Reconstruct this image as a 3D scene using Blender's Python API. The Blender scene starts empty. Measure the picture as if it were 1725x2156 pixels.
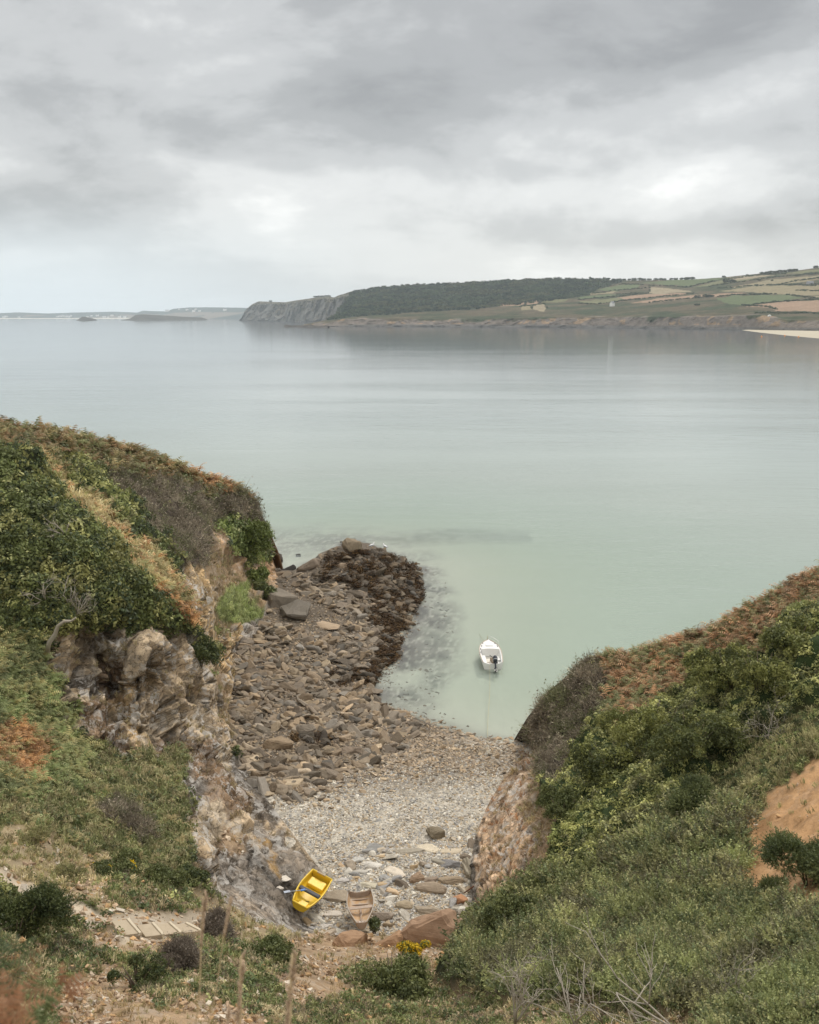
import bpy, bmesh, math, random
import numpy as np
from mathutils import Vector, Matrix
R = math.radians
random.seed(7); rng = np.random.default_rng(11)
S = bpy.context.scene; C = S.collection

# ------------------------------------------------------------------ camera
HC = 28.0; FP = 2000.0; CX = 862.5; CY = 1078.0; TT = .206
TH = math.atan(TT); ST, CT = math.sin(TH), math.cos(TH)
cam = bpy.data.cameras.new('camera'); co = bpy.data.objects.new('camera', cam); C.objects.link(co)
co.location = (0, 0, HC); co.rotation_euler = (R(90) - TH, 0, 0)
cam.sensor_fit = 'HORIZONTAL'; cam.sensor_width = 24.0; cam.lens = 24.0 * FP / 1725.0
cam.clip_start = .1; cam.clip_end = 60000
cam.dof.use_dof = True; cam.dof.focus_distance = 75; cam.dof.aperture_fstop = 2.4
S.camera = co
S.view_settings.view_transform = 'Standard'; S.view_settings.look = 'None'
S.view_settings.exposure = 0.45; S.view_settings.gamma = 1.0
S.cycles.max_bounces = 5; S.cycles.diffuse_bounces = 2; S.cycles.glossy_bounces = 2
S.cycles.transmission_bounces = 2; S.cycles.transparent_max_bounces = 8; S.cycles.volume_bounces = 1
S.cycles.caustics_reflective = False; S.cycles.caustics_refractive = False

# ------------------------------------------------------------------ world: broken grey overcast
SUN_EL, SUN_AZ = 52, 35      # azimuth measured from +Y towards +X
w = bpy.data.worlds.new('World'); S.world = w; w.use_nodes = True
nt = w.node_tree; nt.nodes.clear()
class NG:
    def __init__(s, nt): s.nt = nt
    def n(s, t, **k):
        o = s.nt.nodes.new(t)
        for a, b in k.items(): setattr(o, a, b)
        return o
    def l(s, a, b): s.nt.links.new(a, b)
    def put(s, sock, v):
        if isinstance(v, bpy.types.NodeSocket): s.l(v, sock)
        elif v is not None: sock.default_value = v
    def m(s, op, a, b=None, c=None, clamp=False):
        o = s.n('ShaderNodeMath', operation=op); o.use_clamp = clamp
        for i, v in enumerate((a, b, c)): s.put(o.inputs[i], v)
        return o.outputs[0]
    def vm(s, op, a, b=None, out=0):
        o = s.n('ShaderNodeVectorMath', operation=op)
        s.put(o.inputs[0], a)
        if b is not None: s.put(o.inputs[3] if op == 'SCALE' else o.inputs[1], b)
        return o.outputs[out]
    def noise(s, vec, scale, detail=4, rough=.55, dist=0, out='Fac'):
        o = s.n('ShaderNodeTexNoise'); s.put(o.inputs['Vector'], vec)
        o.inputs['Scale'].default_value = scale; o.inputs['Detail'].default_value = detail
        o.inputs['Roughness'].default_value = rough; o.inputs['Distortion'].default_value = dist
        return o.outputs[out]
    def ramp(s, f, pts, interp='LINEAR'):
        o = s.n('ShaderNodeValToRGB'); o.color_ramp.interpolation = interp
        e = o.color_ramp.elements
        while len(e) < len(pts): e.new(.5)
        for q, (p, c) in zip(e, pts):
            q.position = p; q.color = (*c, 1) if len(c) == 3 else c
        s.put(o.inputs[0], f); return o.outputs[0]
    def mix(s, f, a, b, blend='MIX'):
        o = s.n('ShaderNodeMix', data_type='RGBA', blend_type=blend)
        s.put(o.inputs[0], f)
        for i, v in ((6, a), (7, b)):
            if isinstance(v, tuple) and len(v) == 3: v = (*v, 1)
            s.put(o.inputs[i], v)
        return o.outputs[2]
    def mr(s, v, a, b, c=0., d=1., smooth=False):
        o = s.n('ShaderNodeMapRange'); o.interpolation_type = 'SMOOTHSTEP' if smooth else 'LINEAR'
        for i, x in enumerate((v, a, b, c, d)): s.put(o.inputs[i], x)
        return o.outputs[0]
def pdir(px, py):
    v = (CY - py) / FP; u = (px - CX) / FP
    return Vector((u, CT + v * ST, v * CT - ST)).normalized()
g = NG(nt)
tc = g.n('ShaderNodeTexCoord').outputs['Generated']
sep = g.n('ShaderNodeSeparateXYZ'); g.l(tc, sep.inputs[0])
zz = g.m('ADD', g.m('MAXIMUM', sep.outputs[2], 0.0), .34)
cmb = g.n('ShaderNodeCombineXYZ')
g.l(g.m('DIVIDE', sep.outputs[0], zz), cmb.inputs[0]); g.l(g.m('DIVIDE', sep.outputs[1], zz), cmb.inputs[1])
cl = cmb.outputs[0]
mp = g.n('ShaderNodeMapping'); g.l(cl, mp.inputs[0]); mp.inputs['Rotation'].default_value = (0, 0, R(-28)); mp.inputs['Scale'].default_value = (1.15, 1.9, 1)
mp.inputs['Location'].default_value = (1.7, .4, 0)
n1 = g.noise(mp.outputs[0], 1.25, 8, .5, .5)
n2 = g.noise(mp.outputs[0], 4.2, 7, .55, .35)
ml = g.n('ShaderNodeMapping'); g.l(tc, ml.inputs[0]); ml.inputs['Scale'].default_value = (1, 1, 2.1); ml.inputs['Rotation'].default_value = (0, R(-7), 0); ml.inputs['Location'].default_value = (3.3, 1.1, .7)
n3 = g.noise(ml.outputs[0], 2.8, 10, .56, .25); n4 = g.noise(ml.outputs[0], 8.5, 8, .6, .3)
fd_ = g.mr(sep.outputs[2], .0, .12, .35, 1, True)
lum_ = g.m('ADD', g.m('MULTIPLY', g.m('SUBTRACT', n3, .5), 1.7), g.m('MULTIPLY', g.m('SUBTRACT', n4, .5), .6))
val = g.m('ADD', g.m('ADD', g.m('MULTIPLY', g.m('SUBTRACT', n1, .5), .45), g.m('MULTIPLY', g.m('SUBTRACT', n2, .5), .2)), g.m('MULTIPLY', lum_, fd_))
def blob(px, py, sx, sz, amp, rot=0.):
    global val
    d = pdir(px, py)
    dd = g.vm('SUBTRACT', tc, tuple(d))
    s2 = g.n('ShaderNodeSeparateXYZ'); g.l(dd, s2.inputs[0])
    c_, s_ = math.cos(R(rot)), math.sin(R(rot))
    a = g.m('DIVIDE', g.m('ADD', g.m('MULTIPLY', s2.outputs[0], c_), g.m('MULTIPLY', s2.outputs[2], s_)), sx / FP)
    b = g.m('DIVIDE', g.m('SUBTRACT', g.m('MULTIPLY', s2.outputs[2], c_), g.m('MULTIPLY', s2.outputs[0], s_)), sz / FP)
    yy = g.m('MULTIPLY', s2.outputs[1], 1.2)
    r2 = g.m('ADD', g.m('ADD', g.m('MULTIPLY', a, a), g.m('MULTIPLY', b, b)), g.m('MULTIPLY', yy, yy))
    ex = g.m('EXPONENT', g.m('MULTIPLY', r2, -1.0))
    val = g.m('ADD', val, g.m('MULTIPLY', ex, amp))
SKYBLOBS = [(1460, 385, 240, 55, .22, -3), (1120, 290, 190, 110, .13, 20), (1560, 190, 240, 60, .16, 12), (320, 300, 200, 90, .20, -15),
            (640, 440, 500, 60, .04, 0), (330, 40, 260, 90, .10, -25), (1000, 30, 300, 80, .06, 0),
            (100, 215, 330, 80, -.26, -12), (800, 180, 380, 90, -.13, 14), (1500, 100, 420, 100, -.24, 8), (1320, 495, 380, 42, -.28, 3),
            (700, 330, 330, 70, -.10, 8), (1500, 300, 300, 36, -.12, 6), (200, 400, 380, 40, -.04, 0), (60, 570, 420, 60, .02, 0), (300, 545, 900, 75, .17, 0), (900, 430, 500, 45, .03, 0), (1400, 590, 600, 45, .10, 0), (350, 330, 260, 60, .10, -10),(1650,470,200,30,-.05,0)]
for b_ in SKYBLOBS: blob(*b_)
br = g.m('ADD', .5, val)
ccol = g.ramp(br, [(0.0, (.262, .264, .262)), (.28, (.345, .348, .345)), (.5, (.458, .462, .457)), (.74, (.61, .612, .60)), (1.0, (.83, .825, .80))], 'EASE')
# overhead and behind the camera the cloud deck is thinner and brighter
over = g.mr(sep.outputs[2], .45, .95, 0, 1, True)
back = g.mr(sep.outputs[1], .1, -.6, 0, 1, True)
thin = g.m('MAXIMUM', over, back)
ccol = g.mix(thin, ccol, (1.0, .98, .93))
sky = g.n('ShaderNodeTexSky', sky_type='NISHITA'); sky.sun_disc = False
sky.sun_elevation = R(SUN_EL); sky.sun_rotation = R(SUN_AZ)
skc = g.vm('SCALE', sky.outputs[0], .10)
# a gap towards the left horizon lets some blue through
gl = g.m('MULTIPLY', g.mr(sep.outputs[2], .13, .0, 0, 1, True), g.mr(sep.outputs[0], .12, -.40, 0, 1, True))
hz = g.mix(g.m('MULTIPLY', gl, .85), ccol, (.58, .655, .70))
fin = g.mix(.93, skc, hz)
bg = g.n('ShaderNodeBackground'); g.l(fin, bg.inputs[0]); bg.inputs[1].default_value = 1.0
out = g.n('ShaderNodeOutputWorld'); g.l(bg.outputs[0], out.inputs[0])
w.cycles.sampling_method = 'AUTOMATIC'

sl = bpy.data.lights.new('sun', 'SUN'); sl.energy = 1.5; sl.angle = R(10); sl.color = (1, .955, .88)
so = bpy.data.objects.new('sun', sl); C.objects.link(so)
sd = Vector((math.sin(R(SUN_AZ)) * math.cos(R(SUN_EL)), math.cos(R(SUN_AZ)) * math.cos(R(SUN_EL)), math.sin(R(SUN_EL))))
so.rotation_euler = sd.to_track_quat('Z', 'Y').to_euler()

# ------------------------------------------------------------------ maths helpers
def ratio(py):
    v = (CY - np.asarray(py, float)) / FP
    return (TT - v) / (1 + TT * v)
def P3(px, py, Y):
    px = np.asarray(px, float); py = np.asarray(py, float); Y = np.asarray(Y, float)
    v = (CY - py) / FP; u = (px - CX) / FP
    dy = CT + v * ST
    return np.stack([u / dy * Y, Y + 0 * u, HC + (v * CT - ST) / dy * Y], -1)
def Pz(px, py, z):               # the point where the sight line meets height z
    Y = (HC - z) / ratio(py); p = P3(px, py, Y); return p
def proj(p):
    p = np.asarray(p, float); x, y, z = p[..., 0], p[..., 1], p[..., 2] - HC
    f = y * CT - z * ST; up = y * ST + z * CT
    f = np.maximum(f, .01)
    return np.stack([CX + FP * x / f, CY - FP * up / f], -1)
def _h(i, j, k, s):
    n = (i.astype(np.int64) * 374761393 + j.astype(np.int64) * 668265263 + k.astype(np.int64) * 1274126177 + s * 974711) & 0xffffffff
    n = ((n ^ (n >> 13)) * 1274126177) & 0xffffffff
    n = ((n ^ (n >> 16)) * 2246822519) & 0xffffffff
    return ((n ^ (n >> 15)) & 0xffffff) / float(0xffffff)
def vnoise(p, s=0):
    f = np.floor(p); t = p - f; t = t * t * t * (t * (t * 6 - 15) + 10)
    i, j, k = f[..., 0], f[..., 1], f[..., 2]; r = 0
    for a in (0, 1):
        wa = t[..., 0] if a else 1 - t[..., 0]
        for b in (0, 1):
            wb = t[..., 1] if b else 1 - t[..., 1]
            for c in (0, 1):
                wc = t[..., 2] if c else 1 - t[..., 2]
                r = r + wa * wb * wc * _h(i + a, j + b, k + c, s)
    return r
def fbm(p, o=4, s=0, g=.5):
    a = 1.; r = 0; n = 0
    for q in range(o):
        r = r + a * vnoise(p * (2.03 ** q) + q * 17.3, s + q); n += a; a *= g
    return r / n
def ridge(p, o=4, s=0):
    a = 1.; r = 0; n = 0
    for q in range(o):
        r = r + a * (1 - np.abs(2 * vnoise(p * (2.1 ** q) + q * 9.1, s + q) - 1)); n += a; a *= .5
    return r / n
def worley(p, s=0):
    f = np.floor(p); F1 = np.full(p.shape[:-1], 9.); F2 = F1.copy(); idv = np.zeros(p.shape[:-1])
    for a in (-1, 0, 1):
        for b in (-1, 0, 1):
            for c in (-1, 0, 1):
                i, j, k = f[..., 0] + a, f[..., 1] + b, f[..., 2] + c
                q = np.stack([i + _h(i, j, k, s), j + _h(i, j, k, s + 1), k + _h(i, j, k, s + 2)], -1)
                d = np.sqrt(((q - p) ** 2).sum(-1)); m = d < F1
                F2 = np.where(m, F1, np.minimum(F2, d)); idv = np.where(m, _h(i, j, k, s + 3), idv); F1 = np.where(m, d, F1)
    return F1, F2, idv
def facets(p, s=0):
    f = np.floor(p); F1 = np.full(p.shape[:-1], 9.); F2 = F1.copy(); val = np.zeros(p.shape[:-1]); idv = val.copy()
    for a in (-1, 0, 1):
        for b in (-1, 0, 1):
            for c in (-1, 0, 1):
                i, j, k = f[..., 0] + a, f[..., 1] + b, f[..., 2] + c
                q = np.stack([i + _h(i, j, k, s), j + _h(i, j, k, s + 1), k + _h(i, j, k, s + 2)], -1) - p
                d = np.sqrt((q ** 2).sum(-1)); m = d < F1
                v = -(q[..., 0] * (_h(i, j, k, s + 4) - .5) + q[..., 1] * (_h(i, j, k, s + 5) - .5) + q[..., 2] * (_h(i, j, k, s + 6) - .5)) * 2 + (_h(i, j, k, s + 3) - .5) * .7
                F2 = np.where(m, F1, np.minimum(F2, d)); val = np.where(m, v, val); idv = np.where(m, _h(i, j, k, s + 3), idv); F1 = np.where(m, d, F1)
    return val, F2 - F1, idv
def inpoly(px, py, poly):
    ins = np.zeros(np.shape(px), bool); n = len(poly)
    for i in range(n):
        x0, y0 = poly[i]; x1, y1 = poly[(i + 1) % n]
        if y0 == y1: continue
        c = ((y0 > py) != (y1 > py)) & (px < (x1 - x0) * (py - y0) / (y1 - y0) + x0)
        ins ^= c
    return ins
def dline(x, y, pl, closed=True):
    d = np.full(np.shape(x), 1e9); n = len(pl)
    for i in range(n if closed else n - 1):
        ax, ay = pl[i]; bx, by = pl[(i + 1) % n]
        vx, vy = bx - ax, by - ay; L = vx * vx + vy * vy + 1e-9
        t = np.clip(((x - ax) * vx + (y - ay) * vy) / L, 0, 1)
        d = np.minimum(d, np.hypot(x - ax - t * vx, y - ay - t * vy))
    return d
def rbf(pts, vals, c=.12):
    pts = np.asarray(pts, float) / 100; vals = np.asarray(vals, float); n = len(pts)
    D = np.sqrt(((pts[:, None] - pts[None]) ** 2).sum(-1) + c * c)
    A = np.zeros((n + 3, n + 3)); A[:n, :n] = D; A[:n, n] = 1; A[:n, n + 1:] = pts; A[n, :n] = 1; A[n + 1:, :n] = pts.T
    wv = np.linalg.solve(A, np.concatenate([vals, [0, 0, 0]]))
    def f(x, y):
        x = np.asarray(x, float) / 100; y = np.asarray(y, float) / 100; r = wv[n] + wv[n + 1] * x + wv[n + 2] * y
        for k in range(n): r = r + wv[k] * np.sqrt((x - pts[k, 0]) ** 2 + (y - pts[k, 1]) ** 2 + c * c)
        return r
    return f
def arr(c): return np.asarray(c, float)

# ------------------------------------------------------------------ object helpers
def tag(o, label=None, cat=None, group=None, kind=None):
    if label: o['label'] = label
    if cat: o['category'] = cat
    if group: o['group'] = group
    if kind: o['kind'] = kind
    return o
def npmesh(name, V, F, col=None, smooth=True, extra=None):
    me = bpy.data.meshes.new(name); V = np.asarray(V, np.float32).reshape(-1, 3); F = np.asarray(F, np.int32); k = F.shape[1]
    me.vertices.add(len(V)); me.vertices.foreach_set('co', V.ravel())
    me.loops.add(F.size); me.loops.foreach_set('vertex_index', F.ravel())
    me.polygons.add(len(F)); me.polygons.foreach_set('loop_start', np.arange(0, F.size, k, dtype=np.int32))
    try: me.polygons.foreach_set('loop_total', np.full(len(F), k, np.int32))
    except Exception: pass
    me.update(calc_edges=True)
    me.polygons.foreach_set('use_smooth', np.full(len(F), smooth, bool))
    if col is not None:
        a = me.color_attributes.new('col', 'FLOAT_COLOR', 'POINT')
        c4 = np.ones((len(V), 4), np.float32); c4[:, :3] = col; a.data.foreach_set('color', c4.ravel())
    for nm, v in (extra or {}).items():
        a = me.attributes.new(nm, 'FLOAT', 'POINT'); a.data.foreach_set('value', np.asarray(v, np.float32).ravel())
    return me
def link(name, me, mat, parent=None):
    o = bpy.data.objects.new(name, me); C.objects.link(o)
    if mat and me and not me.materials: me.materials.append(mat)
    if parent: o.parent = parent
    return o
def empty(name, loc=(0, 0, 0), rz=0, label=None, cat=None, group=None):
    o = bpy.data.objects.new(name, None); C.objects.link(o); o.location = loc; o.rotation_euler = (0, 0, rz)
    o.empty_display_size = .3
    return tag(o, label, cat, group)
def grid_faces(nr, nc):
    i = np.arange(nr - 1)[:, None] * nc + np.arange(nc - 1)[None]
    return np.stack([i, i + 1, i + nc + 1, i + nc], -1).reshape(-1, 4)
def scatter(templates, pos, mats, scl, cols, tid=None):
    """place triangle templates: returns V,F,col arrays"""
    n = len(pos); tid = rng.integers(0, len(templates), n) if tid is None else tid
    Vs, Fs, Cs = [], [], []; off = 0
    scl = np.asarray(scl, float)
    if scl.ndim == 1: scl = np.repeat(scl[:, None], 3, 1)
    for t, (tv, tf) in enumerate(templates):
        ix = np.nonzero(tid == t)[0]
        if not len(ix): continue
        v = tv[None] * scl[ix][:, None, :]
        v = np.einsum('nij,nkj->nki', mats[ix], v) + pos[ix][:, None]
        f = tf[None] + (np.arange(len(ix)) * len(tv))[:, None, None] + off
        off += len(ix) * len(tv)
        Vs.append(v.reshape(-1, 3)); Fs.append(f.reshape(-1, 3)); Cs.append(np.repeat(cols[ix], len(tv), 0))
    return np.concatenate(Vs), np.concatenate(Fs), np.concatenate(Cs)
def frames(nrm, yaw):
    nrm = nrm / np.linalg.norm(nrm, axis=-1, keepdims=True)
    a = np.stack([np.cos(yaw), np.sin(yaw), 0 * yaw], -1)
    y = np.cross(nrm, a); y /= np.linalg.norm(y, axis=-1, keepdims=True) + 1e-9
    x = np.cross(y, nrm)
    return np.stack([x, y, nrm], -1)
class MB:
    def __init__(s): s.v = []; s.f = []
    def add(s, v, f):
        o = len(s.v); s.v += [tuple(p) for p in v]; s.f += [tuple(i + o for i in q) for q in f]; return s
    def box(s, c, d, rot=None, taper=1.):
        x, y, z = (q / 2 for q in d); M = rot or Matrix.Identity(3); vs = []
        for sz in (-1, 1):
            k = taper if sz > 0 else 1
            for sx, sy in ((-1, -1), (1, -1), (1, 1), (-1, 1)): vs.append(Vector(c) + M @ Vector((sx * x * k, sy * y * k, sz * z)))
        return s.add(vs, [(3, 2, 1, 0), (4, 5, 6, 7), (0, 1, 5, 4), (1, 2, 6, 5), (2, 3, 7, 6), (3, 0, 4, 7)])
    def tube(s, pts, rad, n=6, cap=True):
        pts = [Vector(p) for p in pts]; rs = rad if hasattr(rad, '__len__') else [rad] * len(pts); vs = []; fs = []
        for i, p in enumerate(pts):
            t = (pts[min(i + 1, len(pts) - 1)] - pts[max(i - 1, 0)]).normalized()
            a = t.cross(Vector((0, 0, 1)));
            if a.length < .05: a = t.cross(Vector((1, 0, 0)))
            a.normalize(); b = t.cross(a)
            for k in range(n):
                q = 2 * math.pi * k / n; vs.append(p + (a * math.cos(q) + b * math.sin(q)) * rs[i])
        for i in range(len(pts) - 1):
            for k in range(n): fs.append((i * n + k, i * n + (k + 1) % n, (i + 1) * n + (k + 1) % n, (i + 1) * n + k))
        if cap: fs += [tuple(range(n))[::-1], tuple(range((len(pts) - 1) * n, len(pts) * n))]
        return s.add(vs, fs)
    def lathe(s, prof, c=(0, 0, 0), n=12, rot=None, sc=(1, 1)):
        M = rot or Matrix.Identity(3); vs = []; fs = []
        for r_, z in prof:
            for k in range(n):
                q = 2 * math.pi * k / n; vs.append(Vector(c) + M @ Vector((r_ * math.cos(q) * sc[0], r_ * math.sin(q) * sc[1], z)))
        for i in range(len(prof) - 1):
            for k in range(n): fs.append((i * n + k, i * n + (k + 1) % n, (i + 1) * n + (k + 1) % n, (i + 1) * n + k))
        fs += [tuple(range(n))[::-1], tuple(range((len(prof) - 1) * n, len(prof) * n))]
        return s.add(vs, fs)
    def build(s, name, mat, parent=None, smooth=False, bevel=0, loc=None):
        me = bpy.data.meshes.new(name); me.from_pydata(s.v, [], s.f); me.update()
        bm = bmesh.new(); bm.from_mesh(me); bmesh.ops.recalc_face_normals(bm, faces=bm.faces)
        if bevel: bmesh.ops.bevel(bm, geom=list(bm.edges), offset=bevel, segments=1, affect='EDGES', clamp_overlap=True)
        bm.to_mesh(me); bm.free()
        me.polygons.foreach_set('use_smooth', [smooth] * len(me.polygons))
        o = link(name, me, mat, parent)
        if loc: o.location = loc
        return o

# ------------------------------------------------------------------ materials
def newmat(name):
    m = bpy.data.materials.new(name); m.use_nodes = True; m.node_tree.nodes.clear()
    g = NG(m.node_tree); o = g.n('ShaderNodeOutputMaterial'); return m, g, o
def princ(g, o, col, rough=.7, bump=None, bs=.3, bd=.02, spec=.3, metal=0.):
    b = g.n('ShaderNodeBsdfPrincipled'); g.put(b.inputs['Base Color'], (*col, 1) if isinstance(col, tuple) and len(col) == 3 else col)
    g.put(b.inputs['Roughness'], rough); b.inputs['Specular IOR Level'].default_value = spec; g.put(b.inputs['Metallic'], metal)
    if bump is not None:
        q = g.n('ShaderNodeBump'); q.inputs['Strength'].default_value = bs; q.inputs['Distance'].default_value = bd
        g.put(q.inputs['Height'], bump); g.l(q.outputs[0], b.inputs['Normal'])
    g.l(b.outputs[0], o.inputs[0]); return b
def paint(name, col, rough=.4, dirt=.25, dcol=(.2, .17, .12), scale=6, spec=.4, metal=0.):
    m, g, o = newmat(name); t = g.n('ShaderNodeTexCoord').outputs['Object']
    n = g.noise(t, scale, 6, .6, .4); n2 = g.noise(t, scale * 7, 4, .6)
    f = g.m('MULTIPLY', g.mr(g.m('ADD', g.m('MULTIPLY', n, .7), g.m('MULTIPLY', n2, .3)), .45, .75, 0, 1), dirt)
    c = g.mix(f, col, dcol)
    princ(g, o, c, g.mr(n2, .3, .7, rough - .08, rough + .15), n2, .15, .01, spec, metal); return m
def attr_mat(name, scale=1.5, amt=.35, rough=.85, bscale=8, bd=.05, bs=.6, spec=.2, objrand=0, rock=False):
    m, g, o = newmat(name); t = g.n('ShaderNodeTexCoord').outputs['Object']
    if rock and objrand == 0: t = g.n('ShaderNodeNewGeometry').outputs['Position']
    a = g.n('ShaderNodeAttribute', attribute_name='col').outputs['Color']
    n = g.noise(t, scale, 6, .6, .3); n2 = g.noise(t, bscale, 8, .65, .2)
    k = g.m('ADD', 1 - amt, g.m('MULTIPLY', g.m('ADD', n, n2), amt))
    c = g.vm('SCALE', a, k)
    princ(g, o, c, rough, n2, bs, bd, spec); return m
def leaf_mat(name, trans=.25, rough=.55, spec=.3):
    m, g, o = newmat(name)
    a = g.n('ShaderNodeAttribute', attribute_name='col').outputs['Color']
    t = g.n('ShaderNodeNewGeometry').outputs['Position']
    n = g.noise(t, .55, 4, .6); n2 = g.noise(t, 9, 2, .5)
    k = g.m('ADD', .55, g.m('ADD', g.m('MULTIPLY', n, .5), g.m('MULTIPLY', n2, .4)))
    c = g.vm('SCALE', a, k)
    b = g.n('ShaderNodeBsdfPrincipled'); g.l(c, b.inputs['Base Color']); b.inputs['Roughness'].default_value = rough; b.inputs['Specular IOR Level'].default_value = spec
    tr = g.n('ShaderNodeBsdfTranslucent'); g.l(c, tr.inputs[0])
    mx = g.n('ShaderNodeMixShader'); mx.inputs[0].default_value = trans; g.l(b.outputs[0], mx.inputs[1]); g.l(tr.outputs[0], mx.inputs[2])
    g.l(mx.outputs[0], o.inputs[0]); return m
M_leaf = leaf_mat('leaf'); M_dry = leaf_mat('dry_plant', .12, .8, .1)
def terrain_mat():
    m, g, o = newmat('cliff_rock_and_soil')
    a = g.n('ShaderNodeAttribute', attribute_name='col').outputs['Color']
    rk = g.n('ShaderNodeAttribute', attribute_name='rk').outputs['Fac']
    t = g.n('ShaderNodeNewGeometry').outputs['Position']
    n = g.noise(t, 1.3, 6, .6, .5); n2 = g.noise(t, 7, 9, .7, .3)
    mp = g.n('ShaderNodeMapping'); g.l(t, mp.inputs[0]); mp.inputs['Rotation'].default_value = (.3, .5, .45); mp.inputs['Scale'].default_value = (2.6, .7, 1.3)
    st = g.noise(mp.outputs[0], 1.2, 7, .65, .3)
    k = g.m('ADD', .56, g.m('ADD', g.m('MULTIPLY', n, .40), g.m('MULTIPLY', n2, .55)))
    k = g.m('MULTIPLY', k, g.m('ADD', 1, g.m('MULTIPLY', rk, g.mr(st, .3, .7, -.25, .22))))
    c = g.vm('SCALE', a, k)
    # pale lichen and quartz on the rock
    vo = g.n('ShaderNodeTexVoronoi', feature='DISTANCE_TO_EDGE'); wv = g.n('ShaderNodeMapping'); g.l(g.vm('ADD', t, g.vm('SCALE', g.noise(t, 1.5, 5, .6, 0, 'Color'), 1.1)), wv.inputs[0]); wv.inputs['Scale'].default_value = (1.3, .8, 2.1); wv.inputs['Rotation'].default_value = (.3, .5, .45); g.l(wv.outputs[0], vo.inputs['Vector']); vo.inputs['Scale'].default_value = 1.6
    li = g.m('MULTIPLY', g.mr(g.noise(wv.outputs[0], 1.3, 9, .72, .2), .50, .55, 0, 1), g.mr(g.noise(t, .5, 3, .5), .40, .56, .2, 1))
    for sc_, am in ((1.6, .30), (5., .16)):
        vc = g.n('ShaderNodeTexVoronoi'); g.l(wv.outputs[0], vc.inputs['Vector']); vc.inputs['Scale'].default_value = sc_
        s0 = g.n('ShaderNodeSeparateColor'); g.l(vc.outputs['Color'], s0.inputs[0]); c = g.vm('SCALE', c, g.m('ADD', 1, g.m('MULTIPLY', g.m('MULTIPLY', rk, g.m('SUBTRACT', s0.outputs[0], .5)), am * 2)))
    ck = g.mr(vo.outputs['Distance'], .0, .05, .35, 1.0); ck = g.m('ADD', g.m('MULTIPLY', ck, rk), g.m('SUBTRACT', 1., rk)); c = g.vm('SCALE', c, ck)
    li = g.m('MULTIPLY', li, g.m('MULTIPLY', rk, .75))
    c = g.mix(li, c, (.52, .49, .45))
    h = g.m('ADD', g.m('MULTIPLY', n2, .8), g.m('MULTIPLY', ck, .4))
    princ(g, o, c, .88, h, .7, .10, .15); return m
M_terr = terrain_mat()
def rock_mat(name, objrand):
    m, g, o = newmat(name)
    t = g.n('ShaderNodeTexCoord').outputs['Object']
    a = g.n('ShaderNodeAttribute', attribute_name='col').outputs['Color']
    oi = g.n('ShaderNodeObjectInfo')
    if objrand:
        a = g.mix(1., a, oi.outputs['Color'], 'MULTIPLY')
        t = g.vm('ADD', t, g.vm('SCALE', oi.outputs['Location'], 3.1))
    n = g.noise(t, 1.6, 7, .65, .6); n2 = g.noise(g.n('ShaderNodeNewGeometry').outputs['Position'], 4.5, 9, .75, .3)
    mp = g.n('ShaderNodeMapping'); g.l(t, mp.inputs[0]); mp.inputs['Rotation'].default_value = (.25, .2, 0); mp.inputs['Scale'].default_value = (1, 1.5, 9)
    st = g.noise(mp.outputs[0], 1.1, 5, .6, .4)
    k = g.m('ADD', .22, g.m('ADD', g.m('MULTIPLY', n, .35), g.m('ADD', g.m('MULTIPLY', n2, .95), g.m('MULTIPLY', st, .35))))
    c = g.vm('SCALE', a, k)
    princ(g, o, c, .82, g.m('ADD', g.m('MULTIPLY', n2, .5), st), .7, .06, .25); return m
M_rock = rock_mat('boulder_rock', True); M_stone = rock_mat('shingle_stone', False)

# ------------------------------------------------------------------ shore: signed distance to the waterline
WL = [(300, 1150), (520, 1150), (560, 1152), (580, 1188), (600, 1204), (628, 1206), (642, 1186), (690, 1174), (726, 1148), (772, 1152), (815, 1165), (830, 1185),
      (872, 1190), (888, 1210), (878, 1236), (890, 1258), (868, 1285), (872, 1312), (842, 1345), (838, 1380), (800, 1405), (782, 1440),
      (800, 1478), (862, 1500), (905, 1520), (985, 1546), (1060, 1560), (1115, 1563), (1300, 1575), (1800, 1500), (2600, 1500), (2600, 2700), (-900, 2700), (-900, 1150)]
WLw = [tuple(Pz(a, b, 0.)[:2]) for a, b in WL]
def shore(x, y):
    d = dline(x, y, WLw); return np.where(inpoly(x, y, WLw), d, -d)
def zbeach(x, y, sd=None):
    sd = shore(x, y) if sd is None else sd
    p = np.stack([x, y, 0 * x], -1)
    land = 3.3 * (1 - np.exp(-np.maximum(sd, 0) * .055)) + np.minimum(np.maximum(sd, 0), 2) * .12
    sea = -7 * (1 - np.exp(-np.maximum(-sd, 0) * .0065)) - np.minimum(np.maximum(-sd, 0), 2) * .06
    z = np.where(sd > 0, land, sea)
    px = proj(np.stack([x, y, z], -1))
    bump = (fbm(p * .35, 4, 3) - .5) * .7 * np.clip(sd / 3, 0, 1)
    spit = np.exp(-(((px[..., 0] - 750) / 90) ** 2 + ((px[..., 1] - 1200) / 45) ** 2)) * 2.2 * np.clip(sd / 2, 0, 1)
    return z + bump * np.where(y > 55, 1., .35) + spit
def on_beach(px, py):
    z = np.full(np.shape(px), 1.2)
    for _ in range(5): p = Pz(px, py, z); z = .5 * z + .5 * zbeach(p[..., 0], p[..., 1]) if _ < 2 else zbeach(p[..., 0], p[..., 1])
    p[..., 2] = z; return p
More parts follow.
